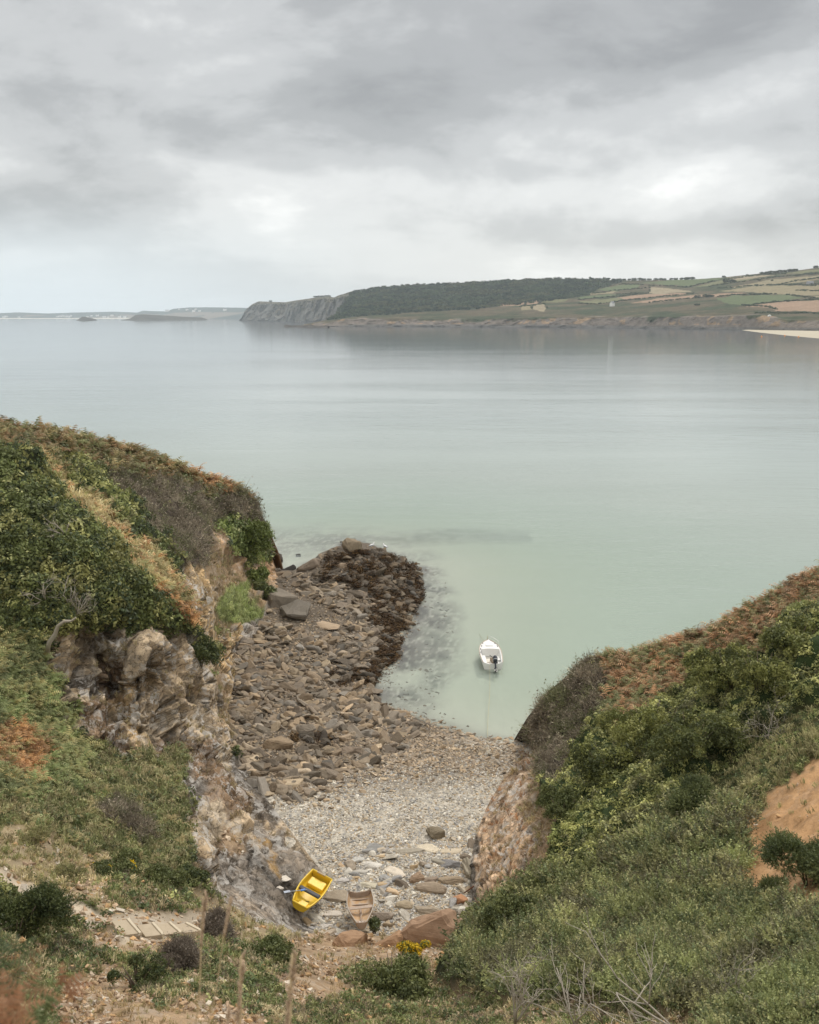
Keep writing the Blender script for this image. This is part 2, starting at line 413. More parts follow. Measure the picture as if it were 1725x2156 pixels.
# beach + seabed grid
def pixgrid(y0, y1, ny, a0, a1, nx, geo=True):
    t = np.linspace(0, 1, ny); Y = y0 * (y1 / y0) ** t if geo else y0 + (y1 - y0) * t
    a = np.linspace(a0, a1, nx)
    return Y[:, None] * a[None], np.repeat(Y[:, None], nx, 1)
X, Yg = pixgrid(27, 420, 420, -.62, .8, 560)
sdg = shore(X, Yg); Z = zbeach(X, Yg, sdg)
Z += (fbm(np.stack([X, Yg, 0 * X], -1) * 2.2, 3, 8) - .5) * .10
pxg = proj(np.stack([X, Yg, Z], -1)); gx, gy = pxg[..., 0], pxg[..., 1]
jit = (fbm(np.stack([X, Yg, 0 * X], -1) * .16, 4, 21) - .5) * 90
SEABOULD = [(540, 1130), (720, 1120), (830, 1140), (930, 1190), (965, 1300), (955, 1400), (930, 1500), (1000, 1545), (860, 1510), (760, 1470), (760, 1300), (700, 1160), (560, 1160)]
WEEDBED = [(800, 1140), (840, 1124), (960, 1112), (1130, 1122), (1120, 1142), (980, 1142), (900, 1146)]
n_a = fbm(np.stack([X, Yg * .6, 0 * X], -1) * .9, 5, 31); n_b = fbm(np.stack([X, Yg, 0 * X], -1) * 3.5, 4, 41)
sand = arr((.55, .57, .485)); shingle = arr((.40, .36, .30)); dk = arr((.17, .15, .115)); wet = arr((.20, .17, .13))
col = np.ones(X.shape + (3,)) * sand
def pdist(x, y, poly, soft): d_ = dline(x, y, poly); return np.clip(.5 + np.where(inpoly(x, y, poly), d_, -d_) / soft, 0, 1)
bo = (pdist(gx + jit * .8, gy + jit * .4, SEABOULD, 55.) * (sdg < 0) * np.clip((fbm(np.stack([X, Yg, 0 * X], -1) * .28, 4, 33) - .25) * 3.5, .25, 1))[..., None]
bcol = dk * (.5 + 1.6 * n_a[..., None] ** 1.5) * arr((.9, .95, 1.12)) + sand * np.clip((n_b[..., None] - .52) * 2.5, 0, .6)
col = col * (1 - bo) + bcol * bo
wd = pdist(gx + jit * .9, gy + jit * .16, WEEDBED, 16.)[..., None] * (.35 + .9 * n_a[..., None]); col = col * (1 - wd) + (sand * .3 + dk * .35) * wd
sh = np.clip((sdg + .3) / 1.0, 0, 1)[..., None]
brownz = np.clip((1660 - gy + jit) / 60, 0, 1)[..., None] * np.clip((1040 - gx + jit) / 120, 0, 1)[..., None]
lc = shingle * (.6 + .8 * n_b[..., None]); lc = lc * (1 - brownz) + arr((.12, .095, .07)) * (.5 + .8 * n_b[..., None]) * brownz  # rockfall ground coloured dark to stand for the shaded gaps between boulders
col = col * (1 - sh) + lc * sh
wetb = np.exp(-((sdg) / 1.2) ** 2)[..., None]; col = col * (1 - .35 * wetb)
nyx = X.shape
me = npmesh('beach', np.stack([X, Yg, Z], -1), grid_faces(*nyx), col.reshape(-1, 3), True, {'rk': np.zeros(X.size)})
def beach_mat():
    m, g, o = newmat('shingle_and_sand'); a = g.n('ShaderNodeAttribute', attribute_name='col').outputs['Color']
    t = g.n('ShaderNodeNewGeometry').outputs['Position']
    v = g.n('ShaderNodeTexVoronoi'); g.l(t, v.inputs['Vector']); v.inputs['Scale'].default_value = 7
    v2 = g.n('ShaderNodeTexVoronoi'); g.l(t, v2.inputs['Vector']); v2.inputs['Scale'].default_value = 16
    z = g.n('ShaderNodeSeparateXYZ'); g.l(t, z.inputs[0])
    k1 = g.mr(g.n('ShaderNodeSeparateColor').outputs[0], 0, 1, .6, 1.4)
    s1 = g.n('ShaderNodeSeparateColor'); g.l(v.outputs['Color'], s1.inputs[0]); s2 = g.n('ShaderNodeSeparateColor'); g.l(v2.outputs['Color'], s2.inputs[0])
    dry = g.mr(z.outputs[2], -.05, .15, 0, 1)
    kk = g.m('ADD', .5, g.m('ADD', g.m('MULTIPLY', s1.outputs[0], .5), g.m('MULTIPLY', s2.outputs[1], .6)))
    kk = g.m('ADD', 1, g.m('MULTIPLY', g.m('SUBTRACT', kk, 1), dry))
    c = g.vm('SCALE', a, kk)
    princ(g, o, c, .85, g.m('MULTIPLY', v.outputs['Distance'], dry), .5, -.08, .2); return m
beach = tag(link('beach', me, beach_mat()), kind='structure', label='shingle beach running down into the shallow sandy seabed')

# ------------------------------------------------------------------ sea
def water():
    X, Y = pixgrid(26, 15000, 520, -.86, .86, 420)
    sd = shore(X, Y); zb = zbeach(X, Y, sd); dep = np.maximum(-zb, 0)
    dep = np.where(Y > 420, 7 + (Y - 420) * .01, dep)
    px = proj(np.stack([X, Y, 0 * X], -1))
    V = np.stack([X, Y, 0 * X], -1)
    me = npmesh('sea', V, grid_faces(*X.shape), None, True, {'dep': dep})
    m, g, o = newmat('sea_water')
    t = g.n('ShaderNodeNewGeometry').outputs['Position']; d = g.n('ShaderNodeAttribute', attribute_name='dep').outputs['Fac']
    sp = g.n('ShaderNodeSeparateXYZ'); g.l(t, sp.inputs[0])
    # ripples: three sizes, in drifting patches
    m1 = g.n('ShaderNodeMapping'); g.l(t, m1.inputs[0]); m1.inputs['Scale'].default_value = (.45, 1.3, 1); m1.inputs['Rotation'].default_value = (0, 0, .12)
    r1 = g.noise(m1.outputs[0], 1.8, 4, .6, .6); r2 = g.noise(m1.outputs[0], .28, 3, .5, .4); r3 = g.noise(m1.outputs[0], .045, 3, .5)
    patch = g.mr(g.noise(g.vm('MULTIPLY', t, (.25, 1., 1.)), .012, 4, .6, .4), .38, .62, .35, 1.0, True)
    h = g.m('ADD', g.m('MULTIPLY', r1, .055), g.m('ADD', g.m('MULTIPLY', r2, .17), g.m('MULTIPLY', r3, .45)))
    bp = g.n('ShaderNodeBump'); g.l(h, bp.inputs['Height']); g.l(g.m('MULTIPLY', patch, g.mr(sp.outputs[1], 90, 900, .62, .14)), bp.inputs['Strength']); bp.inputs['Distance'].default_value = 1.0
    fr = g.n('ShaderNodeFresnel'); fr.inputs[0].default_value = 1.33; g.l(bp.outputs[0], fr.inputs[1])
    gl = g.n('ShaderNodeBsdfGlossy'); gl.inputs['Roughness'].default_value = .07; g.l(bp.outputs[0], gl.inputs['Normal'])
    body = g.ramp(g.m('DIVIDE', d, 14.), [(0, (.52, .59, .51)), (.06, (.45, .55, .48)), (.16, (.405, .465, .425)), (.32, (.355, .42, .41)), (.5, (.31, .365, .375)), (1, (.255, .295, .325))])
    big = g.mr(g.noise(g.vm('MULTIPLY', t, (.5, 1., 1.)), .02, 4, .55, .3), .3, .7, .95, 1.05)
    body = g.vm('SCALE', body, big)
    df = g.n('ShaderNodeBsdfDiffuse'); g.l(body, df.inputs[0])
    tp = g.n('ShaderNodeBsdfTransparent'); g.l(g.ramp(g.m('DIVIDE', d, 4.), [(0, (1, 1, 1)), (.15, (.90, .94, .90)), (1, (.58, .74, .68))]), tp.inputs[0])
    op = g.m('SUBTRACT', 1., g.m('EXPONENT', g.m('MULTIPLY', d, -.6)))
    mx = g.n('ShaderNodeMixShader'); g.l(op, mx.inputs[0]); g.l(tp.outputs[0], mx.inputs[1]); g.l(df.outputs[0], mx.inputs[2])
    m2 = g.n('ShaderNodeMixShader'); g.l(fr.outputs[0], m2.inputs[0]); g.l(mx.outputs[0], m2.inputs[1]); g.l(gl.outputs[0], m2.inputs[2])
    g.l(m2.outputs[0], o.inputs[0])
    tag(link('sea', me, m), kind='structure', label='calm grey green sea with faint ripples')
water()

# ------------------------------------------------------------------ the land round the cove
# boundary points (px, py, kind) with the outer anchor each sweep line runs to; kind c = crest, f = foot of a cliff
BA = [((-650, 715), (-720, 860), 'c'), ((-150, 855), (-700, 1000), 'c'), ((0, 902), (-700, 1120), 'c'), ((150, 926), (-700, 1260), 'c'), ((240, 946), (-700, 1340), 'c'), ((320, 970), (-700, 1420), 'c'), ((430, 1015), (-700, 1500), 'c'),
      ((505, 1040), (-700, 1570), 'c'), ((530, 1062), (-700, 1620), 'c'), ((546, 1110), (-700, 1680), 'c'), ((553, 1150), (-700, 1740), 'c'), ((574, 1190), (-700, 1800), 'c'), ((588, 1240), (-700, 1870), 'f'),
      ((545, 1320), (-700, 1960), 'f'), ((500, 1400), (-700, 2080), 'f'), ((478, 1500), (-700, 2230), 'f'), ((488, 1570), (-520, 2420), 'f'),
      ((530, 1640), (-200, 2420), 'f'), ((590, 1720), (60, 2420), 'f'), ((650, 1800), (250, 2420), 'f'), ((684, 1842), (380, 2420), 'f'), ((660, 1900), (440, 2420), 'f'),
      ((648, 1955), (520, 2420), 'f'), ((710, 1975), (640, 2420), 'f'), ((860, 1968), (860, 2420), 'f'), ((960, 1972), (1000, 2420), 'f'), ((1000, 1945), (1150, 2420), 'f'),
      ((996, 1900), (1250, 2420), 'f'), ((990, 1830), (1400, 2420), 'f'), ((1000, 1760), (1550, 2420), 'f'), ((1030, 1690), (1750, 2420), 'f'), ((1060, 1640), (2100, 2420), 'f'),
      ((1095, 1590), (2500, 2340), 'f'), ((1114, 1558), (2500, 2140), 'f'), ((1124, 1528), (2500, 2000), 'c'), ((1160, 1470), (2500, 1880), 'c'), ((1240, 1404), (2500, 1760), 'c'),
      ((1320, 1398), (2500, 1680), 'c'), ((1400, 1380), (2500, 1600), 'c'), ((1500, 1335), (2500, 1490), 'c'), ((1600, 1290), (2500, 1390), 'c'), ((1725, 1218), (2500, 1270), 'c'), ((1840, 1150), (2500, 1170), 'c'), ((2300, 930), (2520, 1040), 'c')]
CP = [(-650, 715, 46), (-700, 1000, 40), (-700, 1300, 30), (-700, 1700, 19), (-700, 2100, 10.5), (-700, 2420, 7), (2300, 930, 43), (2500, 1100, 38), (2500, 1400, 31), (2500, 1700, 21), (2500, 2100, 11.5), (2500, 2420, 7.5), (-150, 860, 58), (0, 902, 64), (150, 926, 72), (320, 970, 82), (430, 1015, 88), (525, 1045, 93), (546, 1110, 96), (553, 1150, 98.5), (574, 1190, 100), (588, 1240, 92),
      (545, 1325, 78), (500, 1400, 69.8), (478, 1500, 60.5), (488, 1570, 55.5), (530, 1640, 50.7), (590, 1720, 46), (650, 1800, 42), (684, 1842, 40), (660, 1900, 37.6), (648, 1955, 35.4),
      (710, 1975, 34.6), (860, 1968, 34.6), (960, 1972, 34.6), (1000, 1945, 35.5), (996, 1900, 37.4), (990, 1830, 40.4), (1000, 1760, 43.7), (1030, 1690, 47.5), (1060, 1640, 51), (1095, 1590, 55.7), (1114, 1558, 59),
      (1124, 1528, 56), (1160, 1470, 53.8), (1240, 1404, 53), (1400, 1380, 51), (1500, 1335, 49), (1600, 1290, 47), (1725, 1218, 46), (1840, 1150, 45),
      # left hill: spur with the fern streak, the gully behind it, brown scrub knoll
      (60, 965, 57), (200, 1095, 55), (300, 1180, 54), (400, 1290, 53), (130, 985, 66), (250, 1070, 65), (350, 1150, 64), (430, 1250, 62), (30, 1100, 50), (100, 1240, 47), (200, 1290, 48),
      (-150, 1000, 52), (-150, 1200, 47), (380, 1080, 76), (440, 1150, 73), (430, 1200, 67), (500, 1090, 88), (455, 1105, 84), (480, 1190, 83), (530, 1200, 90), (510, 1260, 81), (480, 1310, 74), (455, 1390, 64.5), (415, 1330, 57.5),
      (455, 1480, 58), (300, 1335, 50), (150, 1345, 47), (95, 1350, 45.5), (400, 1385, 53), (430, 1440, 53), (455, 1540, 51.5), (480, 1600, 50), (300, 1400, 48), (300, 1500, 46.5), (300, 1575, 45), (180, 1500, 45.5), (390, 1500, 50), (390, 1590, 47),
      (230, 1440, 48.2), (350, 1450, 49.5), (130, 1430, 45), (200, 1600, 42.5), (100, 1520, 42), (0, 1350, 45), (0, 1500, 39), (0, 1650, 33), (100, 1650, 35), (250, 1700, 36.5), (400, 1700, 39.5), (440, 1650, 44.5), (460, 1720, 41), (500, 1800, 38.5), (560, 1890, 36.4),
      (400, 1800, 34.5), (470, 1860, 35), (560, 1800, 39.8), (600, 1830, 38.9), (-150, 1600, 30), (-150, 1800, 22), (0, 1800, 26), (100, 1740, 30), (200, 1800, 30.5), (300, 1850, 29.5), (400, 1900, 29), (500, 1930, 30.5), (600, 1965, 33),
      (100, 1890, 24), (250, 1942, 22.6), (350, 1958, 23), (430, 1968, 24), (0, 1880, 22.5), (100, 2050, 17.5), (300, 2050, 18.5), (500, 2050, 20), (640, 2040, 23.5), (760, 2030, 28), (860, 2010, 30.5), (960, 2010, 30.5), (860, 2070, 25), (860, 2156, 19.5),
      (600, 2156, 16), (300, 2156, 13.5), (0, 2156, 12), (1100, 2156, 17), (1400, 2156, 14), (1725, 2156, 12), (-150, 2420, 8), (400, 2420, 9), (900, 2420, 10.5), (1400, 2420, 9.5), (1870, 2420, 8), (-150, 2156, 10.5),
      # right hill
      (1150, 1600, 51), (1110, 1650, 46.5), (1170, 1650, 43.5), (1075, 1750, 41), (1160, 1750, 36.5), (1070, 1850, 37), (1160, 1860, 32.5), (1070, 1930, 34.5), (1150, 1920, 31), (1220, 1480, 51), (1300, 1500, 47), (1300, 1600, 41), (1300, 1750, 33), (1300, 1900, 27.5),
      (1450, 1450, 46.5), (1450, 1600, 37.5), (1450, 1800, 28), (1600, 1400, 42), (1600, 1600, 33), (1600, 1750, 26.5), (1725, 1400, 37), (1725, 1600, 29), (1725, 1800, 22), (1870, 1500, 33), (1870, 1800, 20), (1870, 1300, 40), (1870, 2100, 12),
      (1600, 1950, 20), (1725, 1950, 17), (1400, 1950, 23), (1250, 1960, 26.5), (1150, 1980, 29), (1050, 2010, 29.5), (1050, 2090, 23), (1250, 2060, 21), (1500, 2050, 17.5), (1725, 2050, 14.5)]
_fp = {(a, b): on_beach(np.array([a * 1.]), np.array([b * 1.]))[0] for (a, b), _, k in BA if k == 'f'}
def _fix(a, b, Yv):
    for (u, v), q_ in _fp.items():
        if abs(u - a) < 6 and abs(v - b) < 8: return (a, b, float((HC - q_[2] - .12) / ratio(b)))
    return (a, b, Yv)
CP = [_fix(*c) for c in CP]
fY = rbf([(a, b) for a, b, c in CP], [1 / c for a, b, c in CP])     # interpolate 1/distance: planes stay planes
# classes: ground colour, rockiness, canopy billow height (m), plants [(kind, weight, colours, size factor)]
G_ = arr
CLS = {
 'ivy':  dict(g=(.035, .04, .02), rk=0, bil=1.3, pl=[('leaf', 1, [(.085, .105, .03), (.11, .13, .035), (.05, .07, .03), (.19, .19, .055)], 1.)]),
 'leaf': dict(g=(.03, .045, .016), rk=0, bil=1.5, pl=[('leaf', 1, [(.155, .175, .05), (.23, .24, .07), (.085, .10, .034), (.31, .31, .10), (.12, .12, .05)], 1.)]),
 'ivyg': dict(g=(.05, .05, .02), rk=0, bil=.15, pl=[('leaf', .8, [(.10, .13, .035), (.17, .19, .06), (.06, .085, .03)], .7), ('grass', .3, [(.22, .2, .09)], 1)]),
 'brt':  dict(g=(.03, .05, .012), rk=0, bil=.7, pl=[('leaf', 1, [(.13, .17, .045), (.18, .22, .06), (.09, .12, .035)], 1.)]),
 'brkc': dict(g=(.09, .06, .03), rk=0, bil=.5, pl=[('fern', .6, [(.15, .13, .05), (.20, .12, .05), (.12, .13, .045), (.22, .17, .07)], 1.), ('leaf', .4, [(.08, .10, .035), (.13, .11, .045)], .9)]),
 'brks': dict(g=(.16, .11, .05), rk=0, bil=.3, pl=[('fern', .7, [(.36, .27, .12), (.30, .26, .10), (.42, .22, .09), (.22, .23, .08)], .8), ('grass', .5, [(.42, .36, .19)], 1.2)]),
 'brk':  dict(g=(.05, .06, .02), rk=0, bil=.5, pl=[('fern', .8, [(.155, .195, .06), (.20, .215, .075), (.25, .22, .08), (.12, .14, .05)], 1.), ('leaf', .35, [(.07, .10, .03)], .8)]),
 'brko': dict(g=(.13, .07, .03), rk=0, bil=.5, pl=[('fern', .9, [(.30, .15, .055), (.38, .19, .06), (.24, .14, .06), (.22, .20, .07)], 1.), ('leaf', .2, [(.10, .12, .04)], .8)]),
 'brkr': dict(g=(.11, .07, .035), rk=0, bil=.6, pl=[('fern', .8, [(.27, .145, .07), (.22, .14, .065), (.17, .15, .06), (.31, .16, .07), (.14, .15, .055)], 1.), ('leaf', .4, [(.11, .13, .045), (.10, .085, .05)], .9)]),
 'brn':  dict(g=(.065, .05, .04), rk=0, bil=.8, pl=[('twig', .75, [(.175, .145, .105), (.14, .115, .085), (.22, .19, .14), (.12, .125, .06)], 1.), ('leaf', .3, [(.075, .08, .035), (.11, .10, .055)], .6)]),
 'gor':  dict(g=(.03, .04, .018), rk=0, bil=1.7, pl=[('gorse', 1, [(.15, .17, .06), (.20, .215, .08), (.10, .125, .052), (.23, .225, .095), (.12, .115, .06)], 1.), ('leaf', .4, [(.13, .16, .05), (.10, .13, .045)], .9), ('twig', .1, [(.2, .17, .13)], .8)]),
 'gra':  dict(g=(.13, .12, .05), rk=0, bil=.25, pl=[('grass', 1., [(.18, .195, .075), (.23, .22, .10), (.28, .24, .13), (.14, .155, .06)], 1.), ('leaf', .32, [(.09, .12, .04), (.12, .14, .05), (.07, .09, .035)], .9), ('fern', .06, [(.22, .17, .07)], .7)]),
 'grag': dict(g=(.14, .16, .06), rk=0, bil=.1, pl=[('grass', 1., [(.24, .29, .10), (.29, .32, .13)], .8)]),
 'dry':  dict(g=(.30, .235, .145), rk=.15, bil=.1, pl=[('grass', .45, [(.34, .29, .15), (.25, .23, .10), (.40, .33, .19), (.18, .19, .07)], .9), ('leaf', .06, [(.10, .12, .04)], .7)]),
 'dryv': dict(g=(.24, .17, .10), rk=.35, bil=.0, pl=[('grass', .5, [(.28, .21, .12), (.24, .19, .10), (.20, .19, .09)], .7)]),
 'mix':  dict(g=(.19, .14, .08), rk=.1, bil=.3, pl=[('grass', .7, [(.18, .19, .07), (.34, .28, .15), (.13, .15, .05), (.40, .33, .19)], 1.), ('leaf', .4, [(.10, .13, .04), (.07, .10, .035)], 1.), ('twig', .08, [(.16, .12, .09)], 1)]),
 'soil': dict(g=(.33, .235, .15), rk=.3, bil=.0, pl=[('grass', .12, [(.22, .19, .08), (.30, .22, .11)], .8)]),
 'soilo': dict(g=(.42, .25, .125), rk=.12, bil=.0, pl=[('grass', .02, [(.2, .2, .08)], .8)]),
 'scar': dict(g=(.40, .27, .165), rk=.6, bil=0, pl=[('grass', .05, [(.3, .2, .1)], .6)]),
 'path': dict(g=(.42, .35, .265), rk=0, bil=0, pl=[]),
 'rock': dict(g=(.37, .305, .225), rk=1, bil=0, pl=[('grass', .03, [(.25, .2, .1)], .8)]),
 'rocko': dict(g=(.42, .31, .18), rk=1, bil=0, pl=[('grass', .03, [(.25, .2, .1)], .8)]),
 'rocky': dict(amp=.3, g=(.40, .27, .13), rk=.8, bil=0, pl=[]),
 'rockb_shade': dict(g=(.19, .135, .09), rk=1, bil=0, pl=[('grass', .05, [(.22, .17, .09)], .8)]),  # dark brown rock, also used as painted shadow under the overhang
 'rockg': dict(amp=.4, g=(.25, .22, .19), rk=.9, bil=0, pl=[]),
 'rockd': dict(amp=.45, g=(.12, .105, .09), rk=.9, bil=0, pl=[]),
 'rockp': dict(amp=.4, g=(.43, .325, .235), rk=1, bil=0, pl=[('grass', .10, [(.30, .16, .08), (.26, .2, .1)], .8)]),
}
names = list(CLS); idx = {k: i for i, k in enumerate(names)}
ZN = [('ivy', [(-300, 800), (700, 800), (700, 2500), (-300, 2500)]), ('leaf', [(1000, 1000), (2000, 1000), (2000, 2000), (1000, 2000)]),
 ('brkc', [(-200, 840), (0, 880), (150, 900), (330, 940), (560, 1020), (530, 1062), (420, 1062), (310, 1030), (200, 985), (110, 965), (0, 950), (-200, 920)]),
 ('brko', [(400, 985), (560, 1020), (530, 1058), (440, 1032), (330, 980)]),
 ('leaf', [(110, 1000), (200, 1010), (240, 1060), (285, 1130), (250, 1135), (160, 1040)]),
 ('brn', [(230, 1000), (330, 1015), (430, 1050), (535, 1052), (550, 1110), (562, 1170), (530, 1150), (460, 1100), (440, 1130), (440, 1180), (425, 1225), (370, 1185), (300, 1110), (250, 1040)]),
 ('brks', [(40, 950), (80, 955), (180, 1040), (250, 1100), (330, 1170), (385, 1230), (402, 1290), (340, 1265), (300, 1225), (230, 1150), (120, 1030)]),
 ('brko', [(330, 1230), (400, 1260), (400, 1310), (350, 1300)]),
 ('scar', [(435, 1085), (455, 1100), (480, 1160), (510, 1195), (545, 1190), (565, 1170), (600, 1200), (600, 1250), (560, 1280), (500, 1215), (470, 1190), (450, 1150)]),
 ('dryv', [(440, 1120), (480, 1180), (520, 1215), (570, 1240), (550, 1330), (480, 1345), (430, 1270), (425, 1190)]),
 ('rocko', [(390, 1185), (425, 1190), (445, 1240), (455, 1320), (480, 1340), (560, 1280), (600, 1220), (620, 1250), (560, 1345), (510, 1410), (500, 1560), (470, 1560), (440, 1480), (405, 1380), (410, 1300), (385, 1240)]),
 ('rockg', [(520, 1300), (560, 1260), (600, 1240), (600, 1290), (540, 1360), (505, 1400), (500, 1360)]),
 ('grag', [(450, 1255), (480, 1235), (525, 1240), (538, 1290), (505, 1325), (475, 1300)]),
 ('brt', [(453, 1092), (500, 1110), (545, 1150), (552, 1190), (515, 1192), (488, 1165)]),
 ('rock', [(92, 1348), (140, 1320), (300, 1330), (400, 1345), (440, 1420), (480, 1560), (530, 1640), (610, 1740), (720, 1850), (660, 1990), (560, 1960), (430, 1890), (405, 1850), (400, 1760), (400, 1700), (380, 1640), (380, 1600), (250, 1590), (150, 1560), (105, 1430)]),
 ('ivy', [(385, 1320), (425, 1330), (450, 1410), (440, 1420), (410, 1370)]),
 ('dryv', [(440, 1400), (470, 1420), (475, 1530), (455, 1510), (445, 1450)]),
 ('rocko', [(200, 1405), (250, 1392), (290, 1470), (330, 1560), (360, 1600), (290, 1592), (250, 1500)]),
 ('rockb_shade', [(300, 1585), (370, 1545), (440, 1560), (480, 1600), (530, 1690), (470, 1720), (400, 1650)]), ('rockb_shade', [(185, 1398), (240, 1385), (262, 1425), (235, 1480), (200, 1470)]), ('rockb_shade', [(110, 1500), (190, 1490), (260, 1560), (300, 1590), (180, 1570)]), ('rockb_shade', [(430, 1790), (480, 1730), (520, 1760), (560, 1850), (520, 1860)]),  # the second zone paints the shadow under the cliff overhang into the rock colour
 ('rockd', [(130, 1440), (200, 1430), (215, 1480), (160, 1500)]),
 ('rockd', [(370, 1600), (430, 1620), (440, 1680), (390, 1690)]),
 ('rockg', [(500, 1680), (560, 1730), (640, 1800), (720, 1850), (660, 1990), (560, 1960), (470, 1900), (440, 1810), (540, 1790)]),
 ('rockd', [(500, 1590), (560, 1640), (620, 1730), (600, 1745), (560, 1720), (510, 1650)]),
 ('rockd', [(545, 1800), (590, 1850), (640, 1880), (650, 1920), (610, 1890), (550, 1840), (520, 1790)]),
 ('rocky', [(535, 1752), (556, 1766), (606, 1836), (596, 1844), (556, 1795)]),
 ('soil', [(450, 1720), (500, 1740), (540, 1800), (480, 1800)]),
 ('brk', [(-200, 1300), (90, 1350), (100, 1430), (150, 1560), (190, 1600), (160, 1690), (60, 1720), (-200, 1700)]),
 ('brko', [(-50, 1520), (60, 1550), (100, 1590), (100, 1640), (50, 1655), (-50, 1600)]),
 ('gra', [(-200, 1700), (150, 1670), (200, 1580), (380, 1590), (375, 1640), (395, 1700), (400, 1760), (395, 1850), (410, 1900), (380, 1890), (200, 1810), (-200, 1760)]),
 ('brn', [(190, 1690), (250, 1680), (330, 1770), (300, 1790), (230, 1740)]),
 ('dry', [(-200, 1730), (60, 1740), (200, 1795), (330, 1865), (480, 1915), (580, 1950), (660, 1990), (640, 2040), (500, 2000), (350, 1940), (100, 1900), (-200, 1850)]),
 ('mix', [(210, 1850), (330, 1850), (420, 1900), (420, 1945), (330, 1935), (230, 1900)]),
 ('path', [(-200, 1805), (20, 1835), (85, 1885), (180, 1920), (290, 1928), (440, 1935), (440, 1972), (298, 1975), (180, 1972), (60, 1935), (0, 1890), (-200, 1875)]),
 ('mix', [(-200, 1900), (60, 1940), (180, 1978), (430, 1980), (520, 2000), (640, 2030), (760, 2025), (900, 2070), (1000, 2100), (1000, 2500), (-200, 2500)]),
 ('soil', [(120, 2075), (230, 2040), (330, 2060), (480, 2130), (560, 2160), (560, 2500), (60, 2500)]), ('soil', [(180, 1975), (330, 1985), (420, 2010), (380, 2030), (200, 2010)]),
 ('soil', [(560, 2060), (690, 2040), (740, 2100), (620, 2130)]), ('mix', [(240, 2050), (340, 2060), (400, 2110), (330, 2120)]),
 ('soil', [(600, 1985), (700, 1960), (860, 1950), (1000, 1940), (985, 1990), (940, 2040), (900, 2080), (780, 2040), (700, 2060), (620, 2040)]),
 ('mix', [(740, 2035), (900, 2030), (930, 2100), (900, 2130), (740, 2110)]),
 # right
 ('brkr', [(1235, 1380), (1400, 1350), (1500, 1300), (1600, 1260), (1725, 1190), (1900, 1100), (1900, 1260), (1710, 1300), (1630, 1380), (1500, 1430), (1400, 1500), (1310, 1570), (1280, 1500)]),
 ('brn', [(1095, 1570), (1150, 1460), (1240, 1390), (1275, 1410), (1290, 1500), (1225, 1600), (1190, 1690), (1150, 1650)]),
 ('gor', [(1160, 1900), (1300, 1860), (1400, 1820), (1450, 1750), (1590, 1720), (1600, 1930), (1900, 1950), (1900, 2500), (980, 2500), (950, 2060), (1060, 1950)]),
 ('rockp', [(1116, 1575), (1150, 1640), (1175, 1750), (1160, 1880), (1080, 1935), (1010, 1965), (960, 1960), (960, 1800), (1000, 1700), (1060, 1600), (1100, 1560)]),
 ('dryv', [(1100, 1640), (1150, 1650), (1172, 1750), (1140, 1800), (1110, 1720)]),
 ('soil', [(1125, 1760), (1170, 1750), (1160, 1880), (1120, 1900)]),
 ('rockd', [(975, 1690), (1013, 1700), (1006, 1800), (1012, 1940), (980, 1940)]),
 ('ivyg', [(1580, 1560), (1725, 1490), (1900, 1440), (1900, 1600), (1725, 1640), (1610, 1710), (1500, 1730), (1480, 1690)]),
 ('soilo', [(1585, 1700), (1640, 1660), (1725, 1605), (1900, 1540), (1900, 1965), (1720, 1960), (1610, 1945), (1560, 1905), (1575, 1800)]),
 ('path', [(250, 1926), (440, 1930), (450, 1990), (250, 1985)]), ('mix', [(640, 2110), (900, 2090), (1000, 2120), (1250, 2135), (1500, 2170), (1500, 2500), (640, 2500)]),
]
def classify(px, py, soft=1.):
    q = np.stack([px / 38., py / 38., 0 * px], -1)
    soft = np.where(py > 1800, .35, np.where(px < 700, 1., .8)); jx = (fbm(q, 4, 51) - .5) * 70 * soft; jy = (fbm(q + 31, 4, 57) - .5) * 70 * soft
    c = np.zeros(np.shape(px), int)
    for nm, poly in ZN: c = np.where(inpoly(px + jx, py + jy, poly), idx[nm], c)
    return c
NT = 540
